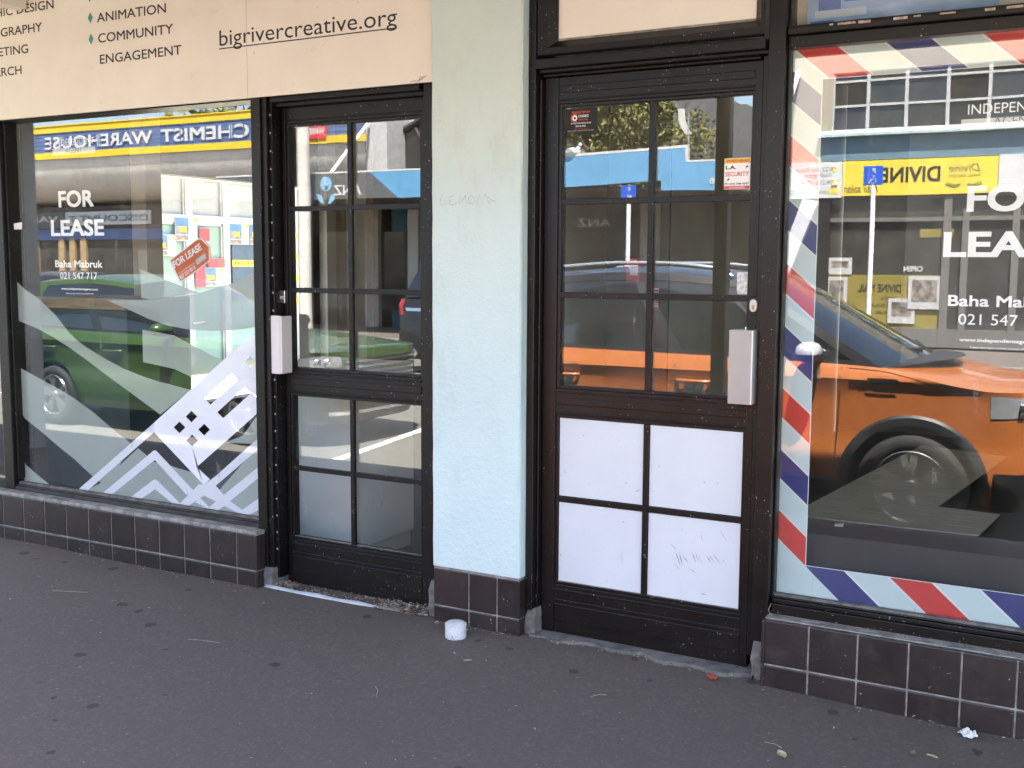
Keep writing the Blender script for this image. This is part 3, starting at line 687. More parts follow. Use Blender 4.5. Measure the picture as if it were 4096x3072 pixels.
mb = MB(); mb.box(-.93, -.86, .0785, .0799, 2.15, 2.4); mb.box(-.955, -.88, .0785, .0799, 2.108, 2.119); mb.box(-.85, -.40, .0785, .0799, 2.172, 2.2)
mb.build('poster_print', pm('poster_blue', (.07, .19, .58), .6, .2, 8), uw)
MB().box(-.94, -.78, .0765, .0779, 2.125, 2.15).build('tape_scrap', pm('pale_blue_tape', (.55, .70, .85), .6, .1), uw)
# ================================================================== STICKERS AND SMALL THINGS ON THE DOOR
def flat(pts, y, mi=0): return [Vector((p.x, y, p.z)) for p in pts]
def rect(mb, x0, x1, z0, z1, y, mi=0): mb.face([(x0, y, z0), (x1, y, z0), (x1, y, z1), (x0, y, z1)], mi)
# black alarm sticker (top of the glass)
a = at(2262, 437, .063); b = at(2384, 525, .063)
st = thing('alarm_sticker', 'black alarm company sticker in the top corner of the white panelled door', 'sticker', ((a.x+b.x)/2, .063, b.z), group='security stickers on the door glass')
x0, x1, z0, z1 = a.x, b.x, b.z, a.z; w, h = x1-x0, z1-z0
MB().box(x0, x1, .0628, .0636, z0, z1).build('backing', 'rubber_black', st)
rd = MB(True); wh = MB(True); y = .0625
rd.text('PROTECTED BY', y, z0+h*.79, h*.085, x0+w*.22, x1=x0+w*.8, bold=.02); rd.text('security', y, z0+h*.49, h*.095, x0+w*.44, x1=x0+w*.74, bold=.01)
rd.text('www.codecsecurity.co.nz', y, z0+h*.13, h*.04, x0+w*.3, x1=x0+w*.76)
wh.text('CODEC', y, z0+h*.62, h*.105, x0+w*.42, x1=x0+w*.76, bold=.02); wh.text('24 HOUR MONITORED ALARM', y, z0+h*.35, h*.06, x0+w*.18, x1=x0+w*.84, bold=.015); wh.text('04 213 7361', y, z0+h*.22, h*.075, x0+w*.34, x1=x0+w*.67, bold=.02)
wh.text('Alarms - CCTV - Access Control - Intercom', y, z0+h*.05, h*.035, x0+w*.08, x1=x0+w*.92, bold=.01)
c = (x0+w*.31, y, z0+h*.6); wh.lathe([(h*.055, 0), (h*.12, 0)], c, 'y', 20); rd.lathe([(h*.15, 0), (h*.19, 0)], c, 'y', 20, a0=.9, a1=5.4)
wh.build('lettering', 'white_letter', st); rd.build('lettering', pm('orange_letter', (.75, .09, .04), .5, .08), st)
# warning sticker
a = at(2897, 630, .0475); b = at(3001, 757, .0475)
st = thing('warning_sticker', 'white and yellow alarm warning sticker beside the muntin of the white panelled door', 'sticker', ((a.x+b.x)/2, .06, b.z), group='security stickers on the door glass')
x0, x1, z0, z1 = at(2897, 690, .063).x, at(3001, 690, .063).x, at(2950, 757, .063).z, at(2950, 632, .063).z; w, h = x1-x0, z1-z0
MB().box(x0, x1, .0628, .0636, z0, z1).build('backing', 'white_letter', st, bevel=.003)
yl = MB(); rd = MB(True); bk = MB(True); y = .0622
rect(yl, x0+.001, x1-.001, z0+h*.83, z1-.001, .0624); yl.build('header', pm('sticker_yellow', (.82, .52, .02), .5, .05), st)
rd.text('WARNING', y, z0+h*.86, h*.105, x0+w*.06, x1=x0+w*.95, bold=.03); rd.text('SECURITY', y, z0+h*.42, h*.15, x0+w*.05, x1=x0+w*.95, bold=.015); rect(rd, x0+.001, x1-.001, z0+.001, z0+h*.11, .0624)
bk.text('L.A.', y, z0+h*.65, h*.12, x0+w*.06, x1=x0+w*.45, bold=.03); bk.text('PH (04) 298-4347', y, z0+h*.145, h*.07, x0+w*.03, x1=x0+w*.96, bold=.02)
for ox, oz in ((.78, .64), (.07, .24)):
    bk.face([(x0+w*ox, y, z0+h*oz), (x0+w*(ox+.17), y, z0+h*(oz+.09)), (x0+w*(ox+.10), y, z0+h*(oz+.09)), (x0+w*(ox+.16), y, z0+h*(oz+.17)), (x0+w*(ox+.03), y, z0+h*(oz+.06)), (x0+w*(ox+.09), y, z0+h*(oz+.06))])
rd.build('lettering', pm('sticker_red', (.62, .09, .09), .5, .08), st); bk.build('lettering', 'black_letter', st)
m = MB(True); m.text('24 HOURS', .0621, z0+h*.03, h*.055, x0+w*.2, x1=x0+w*.8); m.build('lettering', 'white_letter', st)
# torn white paper on the glass
a = at(2949, 1089, .063); b = at(2989, 1177, .063); mb = MB()
pts = [(a.x, a.z), (b.x, a.z+.001), (b.x, b.z), (a.x+.003, b.z), (a.x, b.z+.012)]
tag(MB().prism([(x, .0625, z) for x, z in pts], (0, .0008, 0)).build('torn_notice', pm('mottled_paper', (.62, .62, .61), .8, .35, 70)), 'torn grey paper remnant stuck on the glass above the door lock', 'notice')
# fire alarm call point and its notice, inside
yy = .30
a = at(2504, 1030, yy); b = at(2556, 1130, yy)
fa = thing('fire_alarm', 'red fire alarm call point mounted inside behind the door glass', 'fire alarm', ((a.x+b.x)/2, yy, b.z))
MB().box(a.x, b.x, yy, yy+.04, b.z, a.z).build('case', 'red_plastic', fa, bevel=.003)
w, h = b.x-a.x, a.z-b.z
MB().box(a.x+w*.3, b.x-w*.08, yy-.004, yy, b.z+h*.28, b.z+h*.62).build('break_glass', 'metal_grey', fa, bevel=.002)
m = MB(True); m.text('FIRE', yy-.0012, b.z+h*.84, h*.08, a.x+w*.4, x1=a.x+w*.8, bold=.02); m.box(a.x-w*.05, b.x-w*.1, yy-.006, yy, b.z+h*.64, b.z+h*.70); m.build('lettering', 'white_letter', fa)
MB().box(a.x-.1, b.x+.1, yy+.04, yy+.06, -.05, 2.2).build('mounting_board', 'dark_wall', fa)
a = at(2612, 1146, .09); b = at(2637, 1245, .09)
fn = thing('fire_notice', 'small maroon fire notice hanging inside the door glass behind the glazing bar', 'notice', ((a.x+b.x)/2, .09, b.z))
MB().box(a.x, b.x, .09, .0915, b.z, a.z).build('sheet', pm('maroon_print', (.16, .03, .035), .6, .2), fn)
m = MB(); h = a.z-b.z; w = b.x-a.x
for k, s in enumerate(('FIRE', 'NOTICE')): m.text(s, .0893, a.z-h*(.14+k*.13), h*.08, a.x+w*.15, x1=b.x-w*.1, bold=.01)
for k in range(5): m.box(a.x+w*.15, b.x-w*.15, .0892, .0896, a.z-h*(.55+k*.07), a.z-h*(.535+k*.07))
m.build('lettering', 'paper', fn)
# ================================================================== LITTER
def gpt(px, py):
    v = ray(px, py); z = -.1
    for _ in range(6):
        t = (z-CAMLOC.z)/v.z; p = CAMLOC+v*t; z = zg(p.x, p.y)
    p.z = z; return p
c = gpt(1823, 2548)
tb = thing('white_tub', 'small scuffed white plastic tub upside down on the footpath by the pillar', 'tub', c)
MB().lathe([(.0385, 0), (.040, .004), (.0395, .046), (.0385, .048)], c, 'z', 40).build('body', pm('scuffed_white', (.66, .66, .67), .55, .08, 12, chips=((.10, .10, .10), .63)), tb, smooth=40)
MB().lathe([(.0395, .047), (.041, .049), (.0405, .053), (.032, .059), (.018, .0625), (0, .063)], c, 'z', 40).build('lid', pm('tub_lid_white', (.62, .63, .65), .5, .12, 20), tb, smooth=40)
def crumple(px, py, w, l, rz, amp, mat, label, cat, seed, name, lift=.004):
    random.seed(seed); c = gpt(px, py); n = 9; rows = []
    for i in range(n):
        row = []
        for j in range(n):
            u, v = i/(n-1)-.5, j/(n-1)-.5
            e = 1-.25*abs(math.sin(3*u+seed))-.2*abs(math.cos(4*v+seed))
            x, y = u*w*e, v*l*e; z = lift+amp*(abs(math.sin(u*7+seed)*math.cos(v*5-seed))+.5*random.random())
            row.append((c.x+x*math.cos(rz)-y*math.sin(rz), c.y+x*math.sin(rz)+y*math.cos(rz), c.z+z))
        rows.append(row)
    o = MB().grid(rows).build(name, mat, smooth=25); s = o.modifiers.new('solid', 'SOLIDIFY'); s.thickness = .0008
    return tag(o, label, cat)
crumple(3868, 2950, .075, .045, -.5, .016, 'paper', 'crumpled white paper on the footpath under the right tiled plinth', 'paper', 3, 'crumpled_paper')
crumple(2847, 2718, .05, .028, -.6, .008, 'orange_scrap', 'orange paper scrap on the footpath below the white panelled door', 'paper scrap', 5, 'paper_scrap')
pm('pale_leaf', (.42, .40, .22), .7, .25, 60); pm('brown_leaf', (.22, .13, .07), .8, .3, 60); pm('twig', (.33, .27, .20), .8, .3, 60)
def leaf_(px, py, l, w, rz, mat, label):
    c = gpt(px, py); rows = []
    for i in range(9):
        t = i/8; wd = w*math.sin(math.pi*min(1, t*1.02+.02))**.8*.5; x = (t-.5)*l
        rows.append([(c.x+x*math.cos(rz)-s*wd*math.sin(rz), c.y+x*math.sin(rz)+s*wd*math.cos(rz), c.z+.004+.012*(abs(s)*.4+t*t*.3)) for s in (-1, -.5, 0, .5, 1)])
    return tag(MB().grid(rows).build('fallen_leaf', mat, smooth=60), label, 'leaf', 'fallen leaves on the footpath')
leaf_(3126, 3026, .045, .028, 2.3, 'pale_leaf', 'broad pale green leaf lying on the footpath at the bottom edge')
leaf_(3728, 3035, .035, .012, -.4, 'pale_leaf', 'narrow pale leaf lying beyond the curled brown leaf')
leaf_(3652, 3022, .026, .022, 1.2, 'brown_leaf', 'curled brown leaf lying between two pale leaves')
leaf_(1870, 2650, .03, .012, .4, 'pale_leaf', 'small green leaf on the footpath near the white tub')
leaf_(1838, 2495, .05, .014, .2, 'brown_leaf', 'dry brown leaf lying against the tiles behind the white tub')
def twig(pts, label, r=.0012):
    q = [gpt(*p)+Vector((0, 0, .003+.004*(i % 2))) for i, p in enumerate(pts)]
    return tag(MB().tube(q, r, 6).build('twig', 'twig'), label, 'twig', 'dry twigs on the footpath')
twig([(752, 2560), (800, 2567), (880, 2574)], 'long dry twig on the footpath in front of the left plinth')
twig([(3058, 2972), (3100, 2985), (3127, 2995)], 'pale straw lying left of the broad pale leaf')
twig([(1500, 2748), (1512, 2768), (1505, 2785)], 'bent stalk in the middle of the footpath')
twig([(2362, 2790), (2395, 2786), (2425, 2783)], 'thin straw on the footpath before the white panelled door')
twig([(210, 2365), (280, 2372), (350, 2372)], 'thin stalk on the footpath below the left plinth')
twig([(3152, 2760), (3175, 2763), (3196, 2770)], 'short pale straw at the foot of the right plinth')
# windblown dirt and seed husks caught at the doors
random.seed(11); mb = MB()
def bits(x0, x1, y0, y1, n, s, zf):
    for _ in range(n):
        u = random.random(); x = x0+(x1-x0)*u; y = y0+(y1-y0)*random.random(); z = zf(x, y)+random.random()*.012
        a = random.random()*6.28; l = s*random.uniform(.4, 1.8); w = l*random.uniform(.15, .5); t = random.uniform(-.5, .5)
        dx, dy = math.cos(a), math.sin(a)
        mb.face([(x-dx*l, y-dy*l, z-t*l*.5), (x+dy*w, y-dx*w, z+.001), (x+dx*l, y+dy*l, z+t*l*.5), (x-dy*w, y+dx*w, z+.002)], random.randint(0, 2))
bits(-3.18, -2.40, -.012, .07, 420, .007, lambda x, y: -.062)
bits(-2.62, -2.38, -.05, .06, 520, .009, lambda x, y: -.058+.012*random.random())
bits(-3.2, -3.08, -.01, .06, 160, .009, lambda x, y: -.055)
bits(-1.88, -1.1, -.05, .0, 120, .005, lambda x, y: zg(x, y))
bits(-6, -3.2, -.10, -.058, 160, .005, lambda x, y: zg(x, y)); bits(-1, 1.0, -.10, -.058, 120, .005, lambda x, y: zg(x, y))
bits(-1.0, 1.0, -.04, .0, 90, .004, lambda x, y: .172); bits(-2.3, -1.95, -.09, -.06, 60, .006, lambda x, y: zg(x, y))
bits(-5, .8, -1.6, -.1, 420, .0042, lambda x, y: zg(x, y))
tag(mb.build('debris', [pm('husk_brown', (.13, .075, .04), .9, .4, 80), pm('husk_tan', (.36, .26, .16), .9, .3, 80), pm('husk_pale', (.48, .45, .40), .9, .2, 80)]), 'windblown husks and dirt caught against doors and plinths', 'debris', kind='stuff')
mb = MB(); p = [at(x, y, -.01) for x, y in ((3085, 2413), (3073, 2440), (3082, 2457), (3108, 2472))]; mb.tube(p, .0011, 6)
tag(mb.build('dry_stalk', 'twig'), 'curled dry stalk on the ledge of the right plinth', 'stalk')
# ================================================================== SHOP BUILDING (shell and rooms behind the glass)
bd = thing('shop_building', 'shop building shell with dark rooms behind the shopfront glass', 'building', (-2, 3, 0))
mb = MB()
mb.box(-5.42, -2.33, .005, .2, 2.065, 3.9); mb.box(-1.9, WR, .145, .22, 2.04, 3.9); mb.box(WR+.06, 9, 0, .2, -.1, 3.9); mb.box(-5.42, 9, .002, .2, 3.91, 4.6)
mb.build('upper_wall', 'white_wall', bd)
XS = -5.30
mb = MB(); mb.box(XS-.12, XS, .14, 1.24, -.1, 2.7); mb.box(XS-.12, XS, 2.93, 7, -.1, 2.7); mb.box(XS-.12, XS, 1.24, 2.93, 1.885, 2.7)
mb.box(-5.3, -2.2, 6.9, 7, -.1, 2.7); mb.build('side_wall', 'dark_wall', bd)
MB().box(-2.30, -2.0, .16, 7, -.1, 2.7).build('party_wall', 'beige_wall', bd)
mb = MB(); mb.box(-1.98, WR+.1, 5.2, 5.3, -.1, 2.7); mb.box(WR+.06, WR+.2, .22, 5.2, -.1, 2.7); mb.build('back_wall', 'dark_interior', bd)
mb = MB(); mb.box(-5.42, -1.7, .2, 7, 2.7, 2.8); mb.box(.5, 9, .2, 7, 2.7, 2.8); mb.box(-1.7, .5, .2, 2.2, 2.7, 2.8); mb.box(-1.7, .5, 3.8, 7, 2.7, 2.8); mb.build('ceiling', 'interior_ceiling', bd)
film_mat('added_light_film', (.14, .14, .13), 1.0, trans=.9); MB().box(-1.72, .52, 2.18, 3.82, 2.801, 2.803).build('added_light_panel', 'added_light_film', bd)  # unseen translucent panel added in the ceiling to brighten the floor patch below
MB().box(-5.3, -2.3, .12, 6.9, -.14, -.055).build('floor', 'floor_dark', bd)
MB().box(XS-.12, XS, 1.24, 2.93, -.1, atx(620, 1640, XS).z).build('opening_upstand', 'dark_wall', bd)
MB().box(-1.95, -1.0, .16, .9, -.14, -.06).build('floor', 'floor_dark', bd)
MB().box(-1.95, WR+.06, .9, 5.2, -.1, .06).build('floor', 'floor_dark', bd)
MB().box(-1.0, WR, .125, .35, -.1, .432).build('window_bed', pm('black_board', (.016, .016, .017), .55, .3, 4), bd)
mb = MB(); mb.face([(-1.0 if False else -.958, 1.9, .101), (-.55, 1.9, .101), (-.78, 2.45, .101), (-.62, 4.25, .101), (-.958, 4.3, .101)])
# daylight patch painted as a pale floor sheet: the outline seen through the glass
mb = MB(); q = [at(0,0)]*0
def gp(px, py, z):
    v = ray(px, py); t = (z-CAMLOC.z)/v.z; return CAMLOC+v*t
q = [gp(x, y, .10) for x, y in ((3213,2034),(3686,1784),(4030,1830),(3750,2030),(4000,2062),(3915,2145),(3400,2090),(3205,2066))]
# ------------------------------------------------------------------ things in the left room
cb = thing('display_cabinet', 'dark teal display cabinet with a tan timber top behind the window lettering', 'cabinet', (-4.9, .5, -.05))
MB().box(-5.27, -4.60, .50, .95, -.05, 1.083).build('carcass', 'teal_cabinet', cb, bevel=.004)
MB().box(-5.29, -4.595, .485, .95, 1.084, 1.145).build('top', 'tan_timber', cb, bevel=.004)
tag(MB().box(-5.045, -4.93, .955, 1.08, -.05, 2.68).build('room_column', 'beige_wall', bevel=.004), 'beige square column beside the dark teal display cabinet', 'column')
ct = thing('counter', 'plain pale grey counter behind the lower panes of the see-through door', 'counter', (-3.28, .6, -.05))
MB().box(-3.62, -3.06, .42, .9, .02, .86).build('body', 'counter_grey', ct, bevel=.004); MB().box(-3.60, -3.07, .435, .88, -.055, .018).build('kickboard', 'white_wall', ct)
for nm, x0, x1, y0, y1, mt, lab in (('wall_post', -5.295, -5.22, 2.95, 3.06, 'white_wall', 'white wall post just past the opening in the left room'), ('wall_panel', -5.297, -5.25, 3.07, 3.22, 'beige_wall', 'beige wall panel next to the white wall post in the left room'), ('wall_post', -5.295, -5.18, 3.23, 3.38, 'counter_grey', 'grey wall post past the beige wall panel in the left room'), ('wall_panel', -5.297, -5.25, 3.39, 3.57, 'tan_timber', 'tan wall panel past the grey wall post in the left room')):
    tag(MB().box(x0, x1, y0, y1, -.05, 2.69).build(nm, mt, bevel=.003), lab, 'wall post' if 'post' in nm else 'wall panel')
tag(MB().box(XS-.13, XS+.015, 2.87, 2.94, -.05, 1.88).build('opening_jamb', 'black_aluminium', bevel=.003), 'dark jamb at the far end of the side opening in the left room', 'jamb')
# display bed under the barber window: pale sheet painted as a patch of daylight
mb = MB(); mb.prism(q, (0, 0, .006)); tag(mb.build('daylight_patch', pm('painted_daylight', (.86, .79, .66), .5, .2, 5, stretch=(1, 10, 1))), 'pale timber-look patch of painted daylight on the dark floor behind the barber window', 'painted daylight patch')
tag(MB().prism([gp(x, y, .4335) for x, y in ((3342,2096),(3375,2096),(3371,2108),(3337,2104))], (0, 0, .002)).build('paper_label', 'paper'), 'small pale label lying on the black window bed', 'label')
# ------------------------------------------------------------------ alley and the estate office across it
tag(MB().box(-10.9, -5.43, .165, 14, -.2, -.04).build('paving', pm('pale_paving', (.30, .27, .20), .85, .25, 3, stretch=(1, 5, 1))), 'sunlit pale paving of the alley seen through the left shop', 'paving', kind='structure')
XO = -10.9
of = thing('estate_office', 'white framed estate agent window across the alley', 'shopfront', (XO, 7.5, 0))
def O(px, py): p = atx(px, py, XO); return p.y, p.z
ytop, ztop = O(547, 705); _, ztr = O(560, 862)
mb = MB(); mb.box(XO-.3, XO-.02, .5, 12.5, -.1, ztr-.02); mb.build('back_panel', pm('mint_lining', (.20, .29, .24), .7, .08, 4), of)
mb = MB(); mb.box(XO-.3, XO-.02, .5, 12.5, ztr, ztop+.05); mb.build('frosted_panes', pm('whited_glass', (.27, .28, .285), .6, .10, 3, stretch=(1, 1, .5)), of)
mb = MB(); mb.box(XO-.3, XO+.05, .5, 12.5, ztop+.02, 4.0); mb.build('head', pm('cream_trim', (.62, .56, .46), .7, .1), of)
MB().box(XO, XO+1.6, -.5, 12.5, 3.0, 3.08).build('added_canopy', 'white_wall', of)  # unseen canopy added to keep direct sun off the office front
mb = MB()
for px in (590, 748, 897, 1040, 1175): yv, _ = O(px, 800); mb.box(XO-.02, XO+.03, yv-.06, yv+.06, -.05, ztop+.02)
mb.box(XO-.02, XO+.028, .5, 12.5, ztr-.06, ztr+.04); mb.build('frame', pm('office_white', (.36, .36, .355), .5, .08, 6), of)
mb = MB()
for px in (590, 748, 897, 1040, 1175): yv, _ = O(px, 800); mb.box(XO-.019, XO+.012, yv-.085, yv-.062, -.05, ztop+.02); mb.box(XO-.019, XO+.012, yv+.062, yv+.075, -.05, ztop+.02)
mb.box(XO-.019, XO+.012, .5, 12.5, ztr-.09, ztr-.062); mb.build('gasket', 'metal_grey', of)
def poster(xl, xr, yb, yt, label, kind='listing'):
    (ya, zb), (yb_, zt) = O(xl*.4973, 700+yb*.4973), O(xr*.4973, 700+yt*.4973)
    t = thing('property_poster', label, 'poster', (XO+.035, (ya+yb_)/2, zb), group='property posters in the estate agent window')
    def r(a, b, c, d, dx, m, nm):
        y0, y1 = ya+(yb_-ya)*a, ya+(yb_-ya)*b; z0, z1 = zb+(zt-zb)*c, zb+(zt-zb)*d
        MB().box(XO+.031, XO+.033+dx, y0, y1, z0, z1).build(nm, m, t)
    r(0, 1, 0, 1, 0, 'office_paper', 'sheet')
    r(.02, .60, .28, .97, .002, 'poster_sky', 'photo'); r(.05, .58, .30, .62, .003, 'poster_house', 'photo'); r(.17, .5, .38, .60, .005, 'sticker_yellow', 'sold_flash')
    r(.84, .98, .82, .97, .003, 'sticker_yellow', 'corner_flash'); r(.02, .58, .05, .24, .002, 'poster_house', 'photo_strip'); r(.72, .78, .1, .16, .002, 'grey_letter', 'dot')
    return t
pm('office_paper', (.36, .36, .345), .7, .05); pm('poster_sky', (.07, .17, .36), .6, .3, 3); pm('poster_house', (.20, .165, .135), .7, .6, 9)
poster(1228, 1400, 650, 480, 'sold listing poster directly left of the orange lease sign')
poster(1395, 1570, 530, 345, 'sold listing poster above the orange lease sign')
poster(1835, 1988, 560, 395, 'sold listing poster on the pane above the navy board')
poster(1997, 2100, 560, 400, 'sold listing poster cut off by the window mullion')
poster(1625, 1785, 897, 745, 'sold listing poster below right of the orange lease sign')
for k, (yb, yt, lab) in enumerate(((950, 700, 'highest'), (1062, 850, 'second'), (1170, 1010, 'third'), (1270, 1175, 'lowest'))):
    (ya, zb), (yb2, zt) = O(1180, yb if k else 985), O(1231, (915, 995, 1080, 1165)[k])
    zb = O(1205, (985, 1068, 1150, 1240)[k])[1]
    t = thing('property_poster', f'{lab} listing poster of the column seen through the upper panes of the see-through door', 'poster', (XO+.035, (ya+yb2)/2, zb), group='property posters in the estate agent window')
    MB().box(XO+.031, XO+.033, ya, yb2, zb, zt).build('sheet', 'office_paper', t); MB().box(XO+.031, XO+.035, ya+.05, yb2-.25, zb+(zt-zb)*.3, zt-.03).build('photo', 'poster_house', t); MB().box(XO+.031, XO+.037, ya+.1, yb2-.4, zb+(zt-zb)*.42, zb+(zt-zb)*.7).build('sold_flash', 'sticker_yellow', t)
(ya, zb), (y2, zt) = O(1855*.4973, 700+830*.4973), O(2200*.4973, 700+568*.4973)
bt = thing('agent_board', 'navy agent board with a yellow band in the estate agent window', 'board', (XO+.04, ya, zb))
MB().box(XO+.031, XO+.04, ya, y2, zb-.3, zt).build('panel', pm('navy_print', (.02, .05, .09), .5, .2), bt)
za, zc = O(930, 1066)[1], O(930, 1040)[1]
MB().box(XO+.031, XO+.042, ya, y2, za, zc).build('band', 'sticker_yellow', bt)
def sidetext(mb, s, y0, y1, z, cap, x, bold=0):
    t = MB(); t.text(s, 0, z, cap, y0, x1=y1, bold=bold); mb.add([(x, v[0], v[2]) for v in t.v], t.f)
m = MB(); sidetext(m, 'No. 1 Salesperson', ya+.05, y2+.12, za+.03, (zc-za)*.5, XO+.0435, .01); m.build('lettering', 'grey_letter', bt)
for (xl, xr, yb, yt), lab in (((1588, 1665, 530, 430), 'small red board hung above the orange lease sign'), ((1660, 1788, 742, 674), 'wide red board right of the orange lease sign'), ((1556, 1630, 900, 700), 'tall red board under the orange lease sign')):
    (a, b), (c, d) = O(xl*.4973, 700+yb*.4973), O(xr*.4973, 700+yt*.4973)
    tag(MB().box(XO+.031, XO+.045, a, c, b, d).build('red_board', pm('red_print', (.58, .03, .04), .5, .1)), lab, 'board')
# ================================================================== VERANDAH OVER OUR FOOTPATH
vr = thing('verandah', 'low verandah roof over the shop footpath', 'verandah', (-4, -1.3, 2.5))
MB().box(-16, 8, -2.24, -.0, 2.60, 2.65).build('roof', 'verandah_soffit', vr)
MB().box(-16, 8, -2.30, -2.24, 2.43, 2.87).build('fascia', 'verandah_brown', vr)
mb = MB()
for i in range(26): mb.box(-15.5+i*.9, -15.42+i*.9, -2.24, -.02, 2.52, 2.599)
mb.build('rafters', 'verandah_soffit', vr)
a = mir(2877, 1100, 2.34)
tag(MB().box(a.x-.04, a.x+.04, -2.376, -2.302, zg(a.x, -2.3)-.02, 2.6).build('verandah_post', 'post_dark', bevel=.006), 'slim dark verandah post reflected in the white panelled door', 'post', 'verandah posts')
a = mir(96, 1000, 2.15)
tag(MB().box(a.x-.06, a.x+.06, -2.235, -2.10, zg(a.x, -2.2)-.02, 2.6).build('verandah_post', 'post_grey', bevel=.006), 'thick pale grey verandah post reflected at the edge of the lettered window', 'post', 'verandah posts')
# ================================================================== ACROSS THE ROAD (seen in the glass)
FA, FW = 15.5, 18.5                  # fascia line and shop wall line
def MX(px, py, Y): return mir(px, py, Y).x
def MZ(px, py, Y): return mir(px, py, Y).z
pm('sign_yellow', (.72, .48, .02), .6, .08, 4); pm('sign_blue', (.085, .13, .28), .6, .15, 3); pm('sign_grey', (.10, .105, .105), .6, .1, 3)
pm('sky_blue_panel', (.12, .31, .50), .5, .06, 3); pm('stucco_grey', (.50, .48, .46), .9, .2, 12, bmp=.5, bscale=25)
pm('corrugated_steel', (.72, .66, .57), .4, .12, 4, metal=.1); pm('shop_dark', (.018, .017, .016), .5, .4, 2); pm('cream_wall', (.37, .32, .24), .8, .06, 2)
pm('slate_blue', (.12, .20, .25), .8, .12, 5, stretch=(.4, 1, 3)); pm('sill_blue', (.42, .52, .53), .7, .15, 12); pm('window_trim', (.46, .45, .43), .7, .08, 8)
pm('sign_white', (.58, .57, .54), .6, .05, 4); pm('window_dark', (.045, .043, .038), .08, .3, 2, spec=.8); pm('bright_yellow', (.75, .55, .05), .55, .05, 3)
pm('dark_green_letter', (.06, .12, .06), .6, .2); pm('roof_charcoal', (.032, .031, .029), .6, .2, 3, bmp=.2); pm('teal_wall', (.02, .09, .12), .6, .2, 3)
# --- pharmacy with the curved corrugated canopy
ph = thing('pharmacy_building', 'shop building with a long blue and yellow parapet sign above a curved corrugated canopy', 'building', (-22, -FW, 0))
FC = 17.55; xr = MX(1457, 600, FC); xl = -38; yS = -FC; z3 = MZ(800, 602, FC); zt = MZ(800, 460, FC); hS = zt-z3
zA, zB = z3+hS*.195, z3+hS*.78
MB().box(xl, xr, yS-.12, yS, z3, zt).build('parapet', 'sign_blue', ph)
mb = MB(); mb.box(xl, xr, yS, yS+.02, zB+.02, zt); mb.box(xl, xr, yS, yS+.02, z3, zA); mb.box(xl, xr, yS-.13, yS+.04, zt, zt+.03); mb.build('yellow_band', 'sign_yellow', ph)
mb = MB(); mb.box(xl, xr, yS+.001, yS+.015, zA, zA+.025); mb.box(xl, xr, yS+.001, yS+.015, zB, zB+.02)
for k in range(4): mb.box(xl, xr, yS, yS+.006, zA+.1+.11*k, zA+.112+.11*k)
mb.build('sign_trim', 'slate_blue', ph)
T = MB(True); yT = yS+.03
xa = MX(998, 500, FC); xb = MX(645, 520, FC); xc = MX(612, 560, FC); xd = MX(182, 560, FC); zT = zA+hS*.10; cT = hS*.40
T.text('CHEMIST', yT, zT, cT, xa, x1=xa+(xa-xb), bold=.022, face=1)
T.text('WAREHOUSE', yT, zT, cT, xc, x1=xc+(xc-xd), bold=.022, face=1)
T.build('lettering', 'sign_white', ph)
for (w_, x0, x1) in (('CHEMIST', xa, xb), ('WAREHOUSE', xc, xd)):             # stencil cuts
    for i, ch in enumerate(w_):
        if ch in 'CHESUOR': xx = x0+(x1-x0)*(i+.40)/len(w_); MB().box(xx-.022, xx+.022, yT, yT+.005, zT-.01, zT+cT+.01).build('stencil_gap', 'sign_blue', ph)
for xq, s1, s2 in ((MX(60, 600, FC), 'CHEMIST', 'WAREHOUSE'), (MX(1224, 520, FC), 'CHEMIST', 'WAREHOUSE')):
    MB().box(xq-.55, xq+.55, yS+.02, yS+.05, z3+.1, zB).build('red_roundel', 'red_print', ph, bevel=.05)
    m = MB(True); m.text(s1, yS+.053, z3+.48, .16, xq+.5, x1=xq+1.5, bold=.03, face=1); m.text(s2, yS+.053, z3+.22, .16, xq+.5, x1=xq+1.5, bold=.03, face=1); m.build('lettering', 'sign_white', ph)
# curved canopy soffit: corrugated sheet rolling back from the parapet to the wall
prof = []
for i in range(15):
    a = i/14; prof.append((yS-.04-.30*a-1.3*a**3, z3-1.15*math.sin(a*math.pi*.5)))
rows = []; nx = int((xr-xl)/.028)
for (yy, zz) in prof:
    rows.append([(xl+(xr-xl)*j/nx, yy, zz+.016*math.sin(j*math.pi/2)) for j in range(nx+1)])
MB().grid(rows).build('corrugated_canopy', 'corrugated_steel', ph, smooth=70)
MB().box(xl, xr, -FW-.9, -FW-.55, -.25, 4.0).build('wall', 'dark_wall', ph)
MB().box(xl, xr, -FW-.3, -FW, -.25, 2.9).build('wall', 'dark_wall', ph)
MB().box(xl, xr, -FW-5, -FW-.95, -.25, 4.2).build('rear_block', 'dark_wall', ph)
yd = -FW+.02
mb = MB()
for x in range(-33, -15, 3): mb.box(x, x+2.6, yd-.02, yd, .2, 2.1)
mb.build('shop_window', 'window_dark', ph)
zq0, zq1 = MZ(400, 900, FW), MZ(400, 845, FW)
sx0, sx1 = MX(610, 880, FW), MX(268, 880, FW)
MB().box(sx0, sx1, yd, yd+.05, zq0, zq1).build('name_board', 'sign_white', ph)
MB().box(sx1-6, sx1-.02, yd, yd+.05, zq0-.1, zq1).build('name_board', 'sign_grey', ph)
m = MB(True); m.text('DISCOUNT T', yd+.06, zq0+.1, zq1-zq0-.2, sx0-.1, x1=2*(sx0-.1)-sx1-.15, bold=.015, face=1); m.build('lettering', 'slate_blue', ph)
m = MB(True); m.text('VAPE', yd+.06, zq0+.1, zq1-zq0-.2, sx1-.3, x1=sx1-.3+1.5, bold=.015, face=1); m.build('lettering', 'sign_white', ph)
